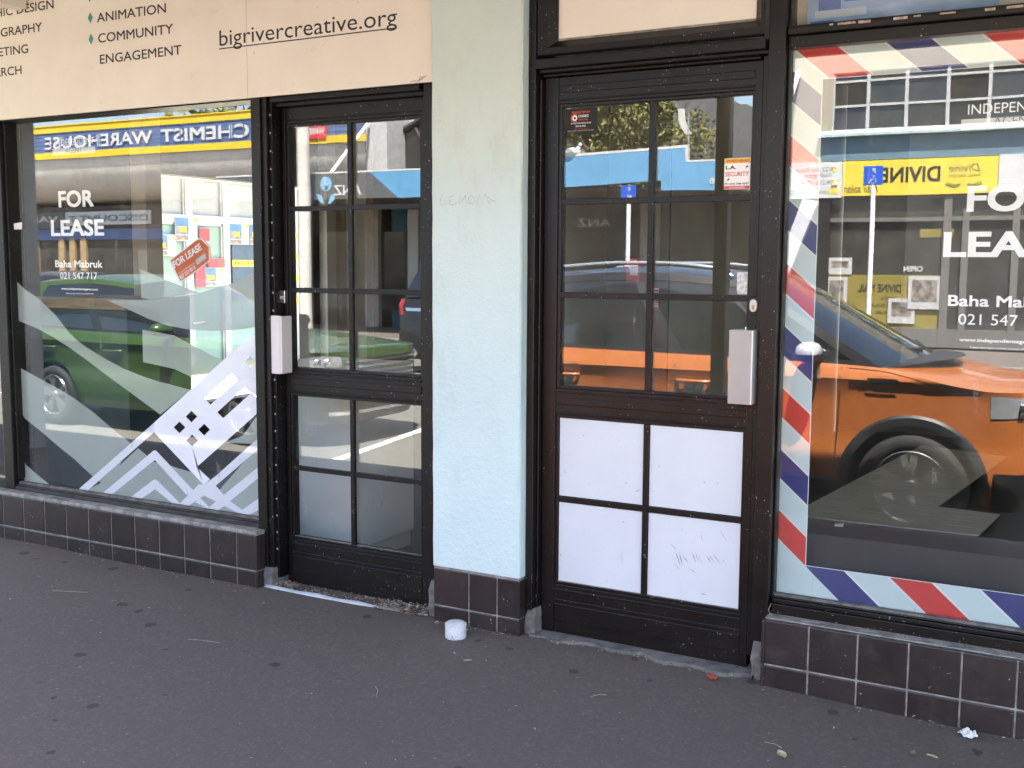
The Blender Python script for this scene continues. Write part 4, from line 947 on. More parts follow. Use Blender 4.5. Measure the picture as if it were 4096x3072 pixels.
for px in (150, 255, 300, 345): x = MX(px, 1000, FW); MB().box(x-.12, x+.12, yd, yd+.08, .3, 2.0).build('timber_mullion', 'tan_timber', ph)
MB().box(sx1-8, sx0+1, yd, yd+.06, zq0-.42, zq0-.12).build('blue_strip', 'sign_blue', ph)
# --- bank with blue fascia
bk_ = thing('bank_building', 'bank building with grey stucco wall and a stepped sky blue fascia', 'building', (-11, -FW, 0))
xL = -16.6; xR = -6.45
MB().box(xL-.05, -12.0, -FW-.3, -FW, 2.8, 6.0).build('wall', 'stucco_grey', bk_)
MB().box(xr+.005, xr+.6, -FW, -17.5, 2.8, 6.2).build('pier', 'stucco_grey', bk_)
MB().box(-19, -12.0, -FW-.3, -FW, -.25, 2.8).build('wall', 'teal_wall', bk_)
MB().box(-11.998, xR, -FW-.3, -FW, -.25, 2.8).build('wall', pm('taupe_wall', (.085, .078, .064), .7, .2, 2), bk_)
MB().box(-19, xR, -FW, -FA-.12, 3.18, 3.24).build('canopy_roof', 'roof_charcoal', bk_)
yb = -FA
def BX(px, py): return MX(px, py, FA)
def BZ(px, py): return MZ(px, py, FA)
g0 = BX(1160, 700); g1 = BX(1462, 700)
mb = MB(); mb.prism([(-18.5, yb, 2.70), (g1+.75, yb, 2.70), (g1, yb, 3.25), (-18.5, yb, 3.25)], (0, -.1, 0)); mb.build('grey_fascia', 'sign_grey', bk_)
zl, zh = 3.25, 3.46
mb = MB(); mb.prism([(g1+.76, yb, 2.69), (-9.3, yb, 2.80), (-7.62, yb, 2.86), (-7.62, yb, 2.68), (xR, yb, 2.66), (xR, yb, 3.17), (-7.16, yb, 3.17), (-7.16, yb, 3.43), (-9.6, yb, 3.35), (-11.5, yb, 3.25), (g1+.01, yb, 3.25)], (0, -.1, 0)); mb.build('blue_fascia', 'sky_blue_panel', bk_)
mb = MB(); mb.box(-18.5, -11.5, yb-.1, yb+.004, 3.25, 3.285)
mb.prism([(-11.5, yb+.004, 3.252), (-9.6, yb+.004, 3.352), (-7.13, yb+.004, 3.432), (-7.13, yb+.004, 3.48), (-9.6, yb+.004, 3.40), (-11.5, yb+.004, 3.29)], (0, -.105, 0)); mb.box(-7.16, -7.12, yb-.1, yb+.005, 3.17, 3.48); mb.box(-7.16, xR, yb-.1, yb+.004, 3.172, 3.205)
mb.build('coping', 'sign_white', bk_)
mb = MB(); mb.box(-18.5, xR, -FW, yb-.12, 2.72, 2.76); mb.build('canopy_soffit', 'dark_wall', bk_)
xq = BX(1320, 770); xw = BX(1430, 770)
m = MB(True); m.text('ANZ', yb+.006, BZ(1380, 780), BZ(1380, 735)-BZ(1380, 780), xw+.02, x1=xw+.02+(xw-xq), bold=.02, face=1); m.build('lettering', 'sign_white', bk_)
m = MB(); c = (BX(1290, 735), yb+.006, BZ(1290, 735)); m.lathe([(0, 0), (.16, 0)], c, 'y', 20)
for s in (-1, 1): m.face([(c[0]+s*.05, yb+.006, c[2]-.42), (c[0]+s*.12, yb+.006, c[2]-.25), (c[0]+s*.27, yb+.006, c[2]-.2), (c[0]+s*.22, yb+.006, c[2]-.34), (c[0]+s*.12, yb+.006, c[2]-.42)])
m.build('emblem', pm('pale_blue_print', (.22, .45, .68), .5, .05), bk_)
m = MB(); m.lathe([(0, 0), (.055, 0)], (c[0], yb+.008, c[2]-.08), 'y', 14); m.build('emblem_hole', 'sign_grey', bk_)
m = MB(True); m.text('welcome', yb+.006, BZ(2850, 735), .17, BX(2838, 735)+.80, k=1.0, bold=.02, face=1); m.build('lettering', 'sign_white', bk_)
# gabled lantern window in the stucco wall
gx, gz = MX(1600, 600, FW), MZ(1545, 585, FW)
mb = MB(); mb.prism([(-15.6, -FW+.25, 3.3), (-11.2, -FW+.25, 3.3), (-11.2, -FW+.25, 5.6), (-13.2, -FW+.25, 5.3), (-15.6, -FW+.25, 4.25)], (0, -.25, 0)); mb.build('gable_window', 'window_dark', bk_)
mb = MB(); mb.tube([(-15.75, -FW+.28, 3.3), (-15.75, -FW+.28, 4.22), (-13.2, -FW+.28, 5.32), (-11.0, -FW+.28, 5.65)], .08, 6); mb.tube([(-14.2, -FW+.27, 3.3), (-14.9, -FW+.27, 4.5)], .05, 6); mb.build('gable_frame', 'roof_charcoal', bk_)
mb = MB(); p, q_ = mir(1305, 697, FA), mir(1462, 490, 17.45); mb.tube([(p.x, -FA-.05, 3.27), (q_.x, -17.45, q_.z)], .04, 8); mb.build('canopy_stay', 'white_paint', bk_)
for x in (-16.3, -11.9, -9.0): MB().box(x-.2, x+.2, -FW, -FW+.15, -.23, 2.7).build('pilaster', 'beige_wall', bk_)
MB().box(-15.2, -14.9, -FW+.0, -FW+.2, -.2, 2.7).build('white_pilaster', 'sign_white', bk_)
m = MB(); m.box(-11.6, -9.2, -FW+.02, -FW+.10, 2.05, 2.45); m.build('lobby_sign', 'shop_dark', bk_)
m = MB(True); m.text('ANZ', -FW+.11, 2.15, .2, -9.9, x1=-9.1, bold=.01, face=1); m.build('lettering', 'metal_grey', bk_)
# big charcoal roof behind
rf = thing('warehouse', 'large charcoal ribbed roof building behind the bank', 'building', (-9, -26, 0))
mb = MB(); rows = []
ra_, rb_ = mir(2880, 396, 30), mir(3017, 432, 30)
for (yy, u) in ((-24, 0), (-30, 1)): rows.append([(-22+.2*j, yy, lerp(3.2, ra_.z+(rb_.z-ra_.z)*max(-.4, (-22+.2*j-ra_.x)/(rb_.x-ra_.x)), u)+(.06 if j % 2 else 0)) for j in range(86)])
mb.grid(rows); mb.build('roof', 'roof_charcoal', rf)
MB().box(-22, -5.0, -30, -24.05, -.2, 3.1).build('wall', 'dark_wall', rf)
# --- nail salon
ns = thing('salon_building', 'cream shop building with a multi-pane upper window above a yellow salon sign', 'building', (-2.5, -FW, 0))
yw = -FW
MB().box(-6.3, 9, yw-4, yw-.12, -.25, 7).build('core', 'dark_wall', ns)
wx0, wx1 = -5.28, 1.6; wz0, wz1 = 3.93, 5.02
mb = MB(); mb.box(-6.3, wx0, yw-.12, yw, 2.6, 7); mb.box(wx0, 9, yw-.12, yw, wz1, 7); mb.box(wx1, 9, yw-.12, yw, 2.6, wz1); mb.build('wall', 'cream_wall', ns)
mb = MB(); mb.box(-5.45, wx1+.2, yw-.12, yw+.012, 3.36, 3.80); mb.build('spandrel', 'slate_blue', ns)
mb = MB(); mb.prism([(-5.5, yw-.1, 3.93), (-5.5, yw+.02, 3.93), (-5.5, yw+.14, 3.86), (-5.5, yw+.14, 3.81), (-5.5, yw-.1, 3.80)], (wx1+5.75, 0, 0)); mb.build('sill', 'sill_blue', ns)
random.seed(2); px_ = [wx0]+[MX(p, 430, FW) for p in (3470, 3625, 3790, 3955)]
d = px_[2]-px_[1]
while px_[-1]+d < wx1: px_.append(px_[-1]+d)
px_.append(wx1); rowz = [wz0, wz0+.455, wz0+.92, wz1]
for i in range(len(px_)-1):
    for j in range(len(rowz)-1):
        ax, bx = px_[i]+.03, px_[i+1]-.03; az, bz = rowz[j]+.02, rowz[j+1]-.02; tt = random.uniform(-.02, .02); t2 = random.uniform(-.015, .015)
        MB().face([(ax, yw-.06+tt, az), (bx, yw-.06+t2, az), (bx, yw-.06-tt, bz), (ax, yw-.06-t2, bz)]).build('pane', 'window_dark', ns)
mb = MB()
for x in px_: mb.box(x-.032, x+.032, yw-.08, yw-.02, wz0, wz1)
for i in range(len(px_)-1):
    for z in rowz: mb.box(px_[i]+.032, px_[i+1]-.032, yw-.07, yw-.022 if i % 2 else yw-.035, z-.022, z+.022)
mb.build('window_bars', 'window_trim', ns)
zs0, zs1 = 2.68, 3.345; xs0, xs1 = MX(3372, 700, FW), MX(3993, 700, FW)
MB().box(xs0, xs1, yw, yw+.04, zs0, zs1).build('yellow_sign', 'bright_yellow', ns)
MB().box(-6.6, xs0-.01, yw, yw+.035, zs0-.03, zs1).build('white_sign', 'sign_white', ns)
MB().box(xs1+.01, 6, yw, yw+.035, zs0, zs1+.02).build('white_sign', 'sign_white', ns)
ys = yw+.043; m = MB(True)
a, b = MX(3762, 700, FW), MX(3520, 715, FW)
m.text('DIVINE', ys, 2.92, .30, a, x1=2*a-b, bold=.022, face=1)
a, b = MX(3512, 755, FW), MX(3375, 765, FW)
m.text('Nail salon', ys, 2.74, .17, a, x1=2*a-b, bold=.0, face=1, shear=.3); m.build('lettering', 'black_letter', ns)
m = MB(True); a, b = MX(3922, 690, FW), MX(3795, 690, FW)
m.text('Divine', ys, 3.08, .15, a, x1=2*a-b, bold=-.005, face=1, shear=.35); m.text('NAIL SALON', ys, 2.985, .055, a, x1=2*a-b, face=1)
for s in (-1, 1):
    cx = (a+b)/2+s*.16; m.tube([(cx+s*.16, ys, 2.86), (cx, ys, 2.80), (cx-s*.10, ys, 2.85)], .008, 5); m.tube([(cx+s*.14, ys, 2.90), (cx+s*.02, ys, 2.84), (cx-s*.1, ys, 2.86)], .006, 5)
m.build('emblem_lettering', 'dark_green_letter', ns)
m = MB(True); a = MX(3335, 680, FW)
for s, z, c in (('4/23 Bay Road, Kilbirnie', 3.17, .085), ('Wellington', 3.06, .085), ('04 210 1554', 2.92, .085), ('salondivinenail@gmail.com', 2.74, .085)): m.text(s, yw+.038, z, c, a, face=1, k=1.05)
m.build('lettering', 'grey_letter', ns)
m = MB(); m.box(xs0-.26, xs0-.07, yw+.036, yw+.04, 2.73, 2.83); m.tube([(xs0-.1, yw+.04, 2.9), (xs0-.2, yw+.04, 2.9), (xs0-.18, yw+.04, 3.0)], .02, 6); m.lathe([(.03, 0), (.055, 0)], (xs0-.16, yw+.038, 3.2), 'y', 14); m.build('contact_icons', 'bright_yellow', ns)
m = MB(True)
zt_ = MZ(3600, 190, FW)
for s, px, pl_ in (('KIMONO', 4046, 3931), ('ANTIQUES', 3892, 3758), ('LEFT AT REAR', 3721, 3560), ('PH. 387-3458', 3523, 3364)): q_ = MX(px, 170, FW); m.text(s, yw+.003, zt_-.02, .17, q_, x1=2*q_-MX(pl_, 190, FW), face=1, bold=.01)
m.build('lettering', pm('faded_black', (.05, .05, .05), .8, .2), ns)
# shopfront below
mb = MB(); mb.box(-5.3, 6, yw-.1, yw-.08, .05, 2.62); mb.build('shop_glass', 'window_dark', ns)
mb = MB()
for px in (3280, 3785): x = MX(px, 1000, FW); mb.box(x-.07, x+.07, yw-.1, yw+.0, -.2, 2.66)
MB().box(-6.3, -5.25, yw-.1, yw+.003, -.2, 2.66).build('shop_pier', 'shop_dark', ns); mb.box(-5.25, 6, yw-.1, yw-.013, 2.18, 2.26); mb.box(-5.25, 6, yw-.1, yw-.005, 2.62, 2.67); mb.box(-5.25, 6, yw-.1, yw-.014, -.2, .15)
for px in (3860, 4060): x = MX(px, 1000, FW); mb.box(x-.06, x+.06, yw-.09, yw-.01, .1, 2.4)
mb.build('shop_frame', pm('salon_frame', (.14, .13, .115), .7, .1, 4), ns)
bx0, bx1 = MX(3300, 1100, FW), MX(3775, 1100, FW); bz0, bz1 = MZ(3550, 1315, FW), MZ(3550, 1100, FW)
MB().box(bx0, bx1, yw-.078, yw-.07, bz0, bz1).build('yellow_poster', pm('dull_yellow', (.24, .19, .04), .6, .1, 3), ns)
m = MB(True); a, b = MX(3602, 1135, FW), MX(3430, 1140, FW); m.text('DIVINE NAIL', yw-.066, bz1-.33, .16, a, x1=2*a-b, bold=.012, face=1)
for k, s in enumerate(('ACRYLIC', 'GEL COLOUR', 'MANICURE - PEDICURE')): m.text(s, yw-.066, bz1-.48-.14*k, .06, (a+b)/2+.35, face=1)
m.build('lettering', 'black_letter', ns)
mb = MB(); m = MB()
for (x0, x1, y0, y1) in ((3632, 3765, 1105, 1235), (3552, 3662, 1195, 1295), (3300, 3385, 1110, 1250), (3305, 3400, 1030, 1100)):
    X0, X1, Z0, Z1 = MX(x0, 1150, FW), MX(x1, 1150, FW), MZ(3600, y1, FW), MZ(3600, y0, FW); e_ = .006*(x0 % 7); mb.box(X0, X1, yw-.067, yw-.06+e_, Z0, Z1); m.box(X0+.07, X1-.07, yw-.0595, yw-.057+e_, Z0+.14, Z1-.07)
mb.build('photo_frame', 'window_trim', ns); m.build('photo', 'poster_house', ns)
m = MB(True); m.text('OPEN', yw-.07, MZ(3660, 1087, FW), .11, MX(3690, 1080, FW), face=1, bold=.03); m.build('lettering', 'sign_white', ns)
x = MX(3745, 930, FW); MB().box(x-.3, x+.3, yw-.078, yw-.07, MZ(3745, 950, FW), MZ(3745, 915, FW)).build('yellow_notice', 'dull_yellow', ns)
p1, p2 = mir(3238, 805, 17.6), mir(3140, 1062, 17.6)
mb = MB(); d = (p2-p1); mb.prism([p1+Vector((-.13, 0, .05)), p1+Vector((.16, 0, 0)), p2+Vector((.12, 0, 0))+d*.6, p2+Vector((-.15, 0, 0))+d*.6], (0, -.12, 0)); tag(mb.build('slanted_post', 'sign_white'), 'white slanted board standing before the salon front', 'board')
p1, p2 = mir(3193, 288, FW-.05), mir(3157, 400, FW-.9)
mb = MB(); mb.tube([(p1.x, -FW+.01, p1.z), (p2.x, -FW+1.2, p2.z-.35)], .05, 8); tag(mb.build('wall_stay', 'white_paint'), 'white diagonal stay bolted to the cream wall', 'stay')
# ------------------------------------------------------------------ parking signs, pole, tree, gull, flag
def sign(px_top, px_bot, wpx, label, Y, rows):
    (xa_, ya_), (xb_, yb_) = px_top, px_bot
    p = mir(xa_, ya_, Y); q = mir(xb_, yb_, Y); x = (p.x+q.x)/2; w = (q.x-p.x)
    t = thing('parking_sign', label, 'sign', (x, -Y, -.2), group='blue parking signs by the far kerb')
    MB().box(p.x, q.x, -Y+.03, -Y+.04, q.z, p.z).build('plate', pm('sign_plate_blue', (.012, .085, .50), .4, .05), t, bevel=.01)
    MB().tube([(x, -Y, -.3), (x, -Y, p.z-.04)], .04, 10).build('pole', 'white_paint', t)
    m = MB(True); h = p.z-q.z
    m.text('P', -Y+.042, p.z-h*.40, h*.30, x+w*.12, face=1, bold=.02)
    if rows:
        c = (x+w*.02, -Y+.043, q.z+h*.23); sy = MB(); sy.lathe([(h*.13, 0), (h*.16, 0)], c, 'y', 16, a0=2.4, a1=7.2); sy.tube([(x+.01, -Y+.043, q.z+h*.42), (x, -Y+.043, q.z+h*.26), (x-w*.14, -Y+.043, q.z+h*.25), (x-w*.2, -Y+.043, q.z+h*.1)], .012, 5); sy.lathe([(0, 0), (h*.05, 0)], (x+.01, -Y+.043, q.z+h*.47), 'y', 10); sy.build('wheelchair_symbol', 'sign_white', t)
    else: m.text('60', -Y+.042, q.z+h*.1, h*.26, x+w*.25, face=1, bold=.02)
    m.build('lettering', 'sign_white', t)
sign((3457, 664), (3532, 738), 75, 'blue disabled parking sign on a white pole before the yellow salon sign', 15.3, True)
sign((2483, 744), (2543, 800), 58, 'smaller blue parking sign on a white pole below the blue fascia', 15.3, False)
p = mir(1198, 600, 14.9)
mb = MB(); mb.tube([(p.x, -14.9, -.3), (p.x, -14.9, 9)], [.16, .11], 10); tag(mb.build('power_pole', 'corrugated_steel', smooth=60), 'grey power pole standing before the yellow band of the parapet sign', 'pole')
def tree(name, label, c, rad, hgt, seed, trunk_h, mats=('leaf_olive', 'leaf_lime', 'leaf_deep'), n=5200, sz=.13):
    random.seed(seed); t = thing(name, label, 'tree', c)
    mb = MB(); mb.tube([c, c+Vector((.1, 0, trunk_h*.5)), c+Vector((0, .1, trunk_h+hgt*.3))], [.22, .17, .08], 10)
    for k in range(7):
        a = k*.9; mb.tube([c+Vector((0, 0, trunk_h*(.7+.06*k))), c+Vector((math.cos(a)*rad*.45, math.sin(a)*rad*.45, trunk_h+hgt*.35)), c+Vector((math.cos(a)*rad*.7, math.sin(a)*rad*.7, trunk_h+hgt*.55))], [.08, .05, .02], 6)
    mb.build('trunk', 'twig', t)
    cl = []
    for _ in range(60):
        a = random.random()*6.283; e = random.uniform(-.5, 1); r = rad*(.55+.45*random.random())*math.sqrt(max(.05, 1-e*e*.8))
        cl.append((Vector((math.cos(a)*r*random.uniform(.4, 1), math.sin(a)*r*random.uniform(.4, 1), trunk_h+hgt*(.45+.5*e))), rad*random.uniform(.16, .30)))
    m = MB()
    for _ in range(n):
        cc, cr = random.choice(cl); v = Vector((random.gauss(0, 1), random.gauss(0, 1), random.gauss(0, 1))).normalized()*cr*random.random()**.35
        p = c+cc+v; u = Vector((random.gauss(0, 1), random.gauss(0, 1), random.gauss(0, 1))).normalized(); w = u.cross(Vector((random.gauss(0, 1), random.gauss(0, 1), random.gauss(0, 1)))).normalized(); s = sz*random.uniform(.5, 1.3)
        m.face([p-u*s, p+w*s*.45, p+u*s, p-w*s*.45], random.choice((0, 0, 1, 2)))
    m.build('crown', list(mats), t); return t
pm('leaf_olive', (.145, .135, .03), .7, .25, 4); pm('leaf_lime', (.19, .19, .045), .7, .25, 4); pm('leaf_deep', (.055, .07, .02), .7, .25, 4)
p = mir(2500, 560, 21.5)
tree('leafy_tree', 'rounded olive green tree rising behind the sky blue fascia', Vector((p.x-.1, -21.5, -.2)), 2.3, 3.4, 4, 2.6, n=26000, sz=.075)
p = mir(2260, 610, 21); tree('leafy_tree', 'lower spreading olive green tree left of the rounded tree', Vector((p.x-1.6, -21.6, -.2)), 1.9, 2.2, 9, 2.6, n=12000, sz=.08)
p = mir(820, 430, 26); tree('leafy_tree', 'dark tree showing above the parapet sign', Vector((p.x, -27, -.2)), 3.2, 3.2, 13, 3.4, n=3600, sz=.2)
p = mir(2283, 622, FA); c = Vector((p.x, -FA-.03, p.z-.02))
gu = thing('gull', 'white gull sitting on the coping of the bank fascia', 'gull', c)
mb = MB(); mb.lathe([(0, -.20), (.035, -.15), (.075, -.06), (.085, .02), (.06, .10), (.02, .16), (0, .17)], (c.x, c.y, c.z+.085), 'x', 16); mb.tube([(c.x+.11, c.y, c.z+.11), (c.x+.15, c.y, c.z+.17), (c.x+.16, c.y, c.z+.2)], [.05, .035, .03], 10); mb.lathe([(0, -.04), (.03, -.02), (.036, .005), (.02, .035), (0, .04)], (c.x+.165, c.y, c.z+.215), 'x', 14)
mb.build('body', 'white_paint', gu, smooth=60)
MB().lathe([(.012, 0), (0, .05)], (c.x+.2, c.y, c.z+.21), 'x', 8).build('beak', 'orange_print', gu)
mb = MB(); mb.prism([(c.x-.22, c.y+.07, c.z+.09), (c.x-.05, c.y+.088, c.z+.06), (c.x+.07, c.y+.085, c.z+.10), (c.x-.03, c.y+.075, c.z+.145)], (0, .01, 0)); mb.build('wing', 'metal_grey', gu)
p, q_ = mir(2708, 436, 20.5), mir(2742, 538, 20.5)
fl = thing('feather_flag', 'white feather flag with red print rising behind the stepped blue fascia', 'flag', (q_.x, -20.5, 3))
mb = MB(); mb.grid([[(p.x+(q_.x-p.x)*t**.7-.09*math.sin(t*3)+w, -20.5, p.z+(q_.z-p.z)*t) for w in (0, .16)] for t in [i/10 for i in range(11)]]); o = mb.build('sail', 'sign_white', fl); s_ = o.modifiers.new('solid', 'SOLIDIFY'); s_.thickness = .01
MB().tube([(q_.x+.08, -20.51, -.2), (q_.x+.05, -20.51, p.z-.1)], .02, 6).build('pole', 'metal_grey', fl)
# ================================================================== CARS
def interp(tab, x):
    if x <= tab[0][0]: return tab[0][1]
    for (a, fa), (b, fb) in zip(tab, tab[1:]):
        if x <= b:
            t = (x-a)/(b-a); return fa+(fb-fa)*t
    return tab[-1][1]
def smooth_i(tab, x):
    e = .06; return (interp(tab, x-e)+2*interp(tab, x)+interp(tab, x+e))/4
def paint(name, col, flake=.15, rough=.32):
    m, t = nodes(name); co = coords(t)
    f = noise(t, co, 900, 1, .5); c = mixc(t, step(t, f, .35, .65), tuple(x*(1-flake) for x in col), tuple(min(1, x*(1+flake)) for x in col))
    d = noise(t, co, 4, 5, .65); c = mixc(t, math_(t, 'MULTIPLY', step(t, d, .5, .8), .12), c, (.3, .27, .22))
    b = bsdf(t, c, rough, .12, .5, .5); out(t, b.outputs[0]); MATS[name] = m
pm('car_glass', (.010, .013, .015), .03, .2, 2, spec=.9); pm('car_black', (.012, .012, .013), .5, .25, 10); pm('tyre_rubber', (.018, .018, .018), .8, .25, 12)
pm('alloy_rim', (.36, .36, .36), .25, .1, 5, metal=.8); pm('headlamp', (.33, .34, .35), .08, .15, 14, metal=.3, spec=.8, coat=.8); pm('tail_red', (.38, .015, .012), .2, .15, 8, coat=.5)
pm('body_silver', (.55, .56, .58), .25, .06, 5, metal=.7); pm('plate_white', (.7, .7, .68), .5, .05); pm('mirror_silver', (.75, .75, .76), .2, .04, 3, metal=.5, coat=.5)
def car(label, group, paint_, loc, rz, L_=4.17, H=1.66, Wd=1.775, wb=2.5, rub=.334, rails=True, belt=1.08, hood=1.12, nose=1.0, mirror='mirror_silver', near=1, clad=True, hatch=.0, cap='car_black', roofm=None, cowoff=.42, gs=.0):
    t = thing('parked_car', label, 'car', loc, rz, group)
    hw = Wd/2; fx = wb/2+.02; rx = -wb/2+.02; FX, RX = L_/2, -L_/2; ra = rub+.055
    def bld(mb, nm, mat, par=t, smooth=None, bevel=0):
        o = bpy.data.objects.new(nm, bpy.data.meshes.new(nm)); S.collection.objects.link(o); o.parent = par
        me = o.data; me.from_pydata([Vector(v) for v in mb.v], [], mb.f)
        for m_ in (mat if isinstance(mat, list) else [mat]): me.materials.append(MATS[m_])
        me.polygons.foreach_set('material_index', mb.mi)
        if smooth is not None:
            bm = bmesh.new(); bm.from_mesh(me); bmesh.ops.remove_doubles(bm, verts=bm.verts, dist=1e-4); bmesh.ops.recalc_face_normals(bm, faces=bm.faces)
            for e in bm.edges: e.smooth = len(e.link_faces) < 2 or e.calc_face_angle(0) < R(smooth)
            for f in bm.faces: f.smooth = True
            bm.to_mesh(me); bm.free()
        if bevel: b = o.modifiers.new('bevel', 'BEVEL'); b.width = bevel; b.segments = 2; b.limit_method = 'ANGLE'
        return o
    def ins(z):        # section: tuck below, crease at the shoulder, lean-in above
        sh = belt-.09
        return interp([(.2, .075), (.34, .03), (.5, .028), (.62, .042), (sh-.06, .030), (sh, .0), (sh+.018, .004), (belt, .052), (belt+.1, .09)], z)
    def plan(x): return interp([(RX, .80), (RX+.25, .93), (RX+.6, .985), (RX+1.0, 1), (FX-.95, 1), (FX-.6, .985), (FX-.38, .955)], x)
    def w(x, z): return hw*plan(x)-ins(z)
    XF, XR = FX-.40, RX+.22
    cow = fx-cowoff                                     # foot of the windscreen
    def top(x):                                      # body side upper edge
        return smooth_i([(XR, belt+.03), (cow-.1, belt), (cow+.25, hood-.055), (XF-.2, nose-.02), (FX, nose-.1)], x)
    def lo(x):
        z = .235
        for hx in (fx, rx):
            if abs(x-hx) < ra: z = max(z, rub+math.sqrt(ra*ra-(x-hx)**2))
        return z
    xs = [XR+(XF-XR)*i/90 for i in range(91)]
    for hx in (fx, rx):
        for s in (-1, 1):
            for e in (.0005, .004, .012, .03, .055): xs.append(hx+s*(ra-e))
    xs = sorted(x for x in xs if XR <= x <= XF)
    NZ = 14
    sh = belt-.09
    def col(x, s):
        a, b = lo(x), top(x); zz = []
        for k in range(NZ+1):
            zz.append(a+(b-a)*k/NZ)
        # snap a row onto the shoulder crease
        if a < sh and sh+.03 < b:
            k = min(range(1, NZ-1), key=lambda i: abs(zz[i]-sh)); zz[k] = sh; zz[k+1] = max(zz[k+1], sh+.018)
        zz.sort()
        return [(x, s*w(x, z), z) for z in zz]
    body = MB()
    for s in (-1, 1): body.grid([col(x, s) for x in xs])
    # nose and tail shells
    def fz(z): return interp([(.2, FX-.10), (.38, FX-.01), (.6, FX), (.8, FX-.02), (.92, FX-.06), (1.05, FX-.13)], z)
    def rz_(z): return interp([(.2, RX+.07), (.4, RX), (.65, RX+.01), (.9, RX+.05), (1.1, RX+.09)], z)
    def shell(th, z, front=True):
        X0, xe = (XF, fz(z)) if front else (XR, rz_(z))
        y0 = w(X0, z); sn, cs = math.sin(th), math.cos(th)
        p = .62 if front else .5; q = .80 if front else .55
        return (X0+(xe-X0)*abs(cs)**q, y0*math.copysign(abs(sn)**p, sn), z)
    def shellrows(front, z0, z1, n=14, m=28):
        rows = []
        for k in range(n+1):
            z = z0+(z1-z0)*k/n; rows.append([shell(-math.pi/2+math.pi*i/m, z, front) for i in range(m+1)])
        return rows
    def patch(front, ta, tb, z0, z1, off=.006, n=6, m=10, mirror_=True, skew=0.0, pinch=0.0):
        mb = MB()
        for s in ((1, -1) if mirror_ else (1,)):
            for o_ in (off,):
                rows = []
                for k in range(n+1):
                    row = []
                    for i in range(m+1):
                        u = i/m; th = ta+(tb-ta)*u; zz = lerp(z0+pinch*(1-u), z1, k/n)+skew*u
                        x, y, z = shell(th, zz, front); d = Vector((x-(XF-.4 if front else XR+.4), y*.6, 0)).normalized()*o_
                        row.append((x+d.x, s*(y+d.y), z))
                    rows.append(row)
                mb.grid(rows)
        return mb
    zf = top(XF); body.grid(shellrows(True, .235, zf)); zb_ = top(XR); body.grid(shellrows(False, .235, zb_))
    # bonnet
    edge = [(x, w(x, top(x)), top(x)) for x in [cow+(XF-cow)*i/14 for i in range(15)]]
    for i in range(1, 15): edge.append(shell(math.pi/2*(1-i/14), zf, True))
    rows = []
    for (x, y, z) in edge:
        cr = .042*min(1, y/hw); rows.append([(x, y*u, z+cr*(1-abs(u)**2.6)) for u in [1-2*j/20 for j in range(21)]])
    body.grid(rows)
    bld(body, 'body', paint_, smooth=32)
    # greenhouse
    cg = cow+gs; fxt = cg-.88; rxt = RX+.50-hatch; zr_f, zr_m, zr_r = H-.07, H-.01, H-.06
    def Abase(): return (cow+.02, w(cow, top(cow))-.02, top(cow))
    def roofz(x): return smooth_i([(rxt, zr_r), (rxt+.7, zr_m), (fxt-.6, zr_m), (fxt, zr_f)], x)
    yt = hw-.255
    def gh(sg, u, v):       # side of the cabin: u 0 rear..1 front, v 0 belt..1 roof
        xb = lerp(XR+.03, cg+.02, u); xt = lerp(rxt, fxt, u); zb0 = top(xb); zt0 = roofz(xt)-.03
        yb0 = w(xb, zb0)-.012; yt0 = yt*(1-.04*abs(u-.45)*2)
        return (lerp(xb, xt, v), sg*(lerp(yb0, yt0, v)+.035*math.sin(v*math.pi)), lerp(zb0, zt0, v))
    for sg in (1, -1):
        m = MB(); m.grid([[gh(sg, u/24, v/8) for u in range(25)] for v in range(9)]); bld(m, 'side_window', 'car_glass', smooth=60)
        def stripu(ua, ub, off, va=0, vb=1, ub2=None, ua2=None):
            m = MB()
            rws = []
            for v in range(9):
                vv = va+(vb-va)*v/8; a_ = lerp(ua, ua2 if ua2 is not None else ua, vv); b_ = lerp(ub, ub2 if ub2 is not None else ub, vv)
                row = []
                for k in range(4):
                    p = gh(sg, a_+(b_-a_)*k/3, vv); row.append((p[0], p[1]+sg*off, p[2]))
                rws.append(row)
            m.grid(rws); return m
        bld(stripu(.955, 1.0, .006), 'front_pillar', 'car_black', smooth=60); bld(stripu(.50, .55, .005), 'middle_pillar', 'car_black', smooth=60); bld(stripu(0, .13, .005), 'rear_pillar', paint_, smooth=60); bld(stripu(.82, .835, .004, 0, .8), 'quarter_bar', 'car_black', smooth=60)
        m = MB(); m.grid([[(p[0], p[1]+sg*.006, p[2]) for p in [gh(sg, .02+.97*u/24, vv) for u in range(25)]] for vv in (0, .03, .055)]); bld(m, 'window_trim', cap, smooth=60)
        m = MB(); m.grid([[(p[0], p[1]+sg*.005, p[2]) for p in [gh(sg, u/24, vv) for u in range(25)]] for vv in (.90, .95, 1.0)]); bld(m, 'roof_edge', roofm or paint_, smooth=60)
        if rails:
            m = MB(); pts = [];
            for u in range(13):
                x = lerp(rxt+.12, fxt-.16, u/12); z = roofz(x)+.035-(.045 if u in (0, 12) else 0); pts.append((x, sg*(yt-.045), z))
            m.tube(pts, .017, 8); bld(m, 'roof_rail', 'body_silver', smooth=60)
    m = MB(); rows = []
    for i in range(21):
        x = lerp(rxt, fxt, i/20); rows.append([(x+(.07*(1-u*u) if i > 17 else -.04*(1-u*u) if i < 3 else 0), yt*(1-.04*abs(i/20-.45)*2)*u, roofz(x)-.03+.045*(1-abs(u)**3)) for u in [1-2*j/16 for j in range(17)]])
    m.grid(rows); bld(m, 'roof', roofm or paint_, smooth=50)
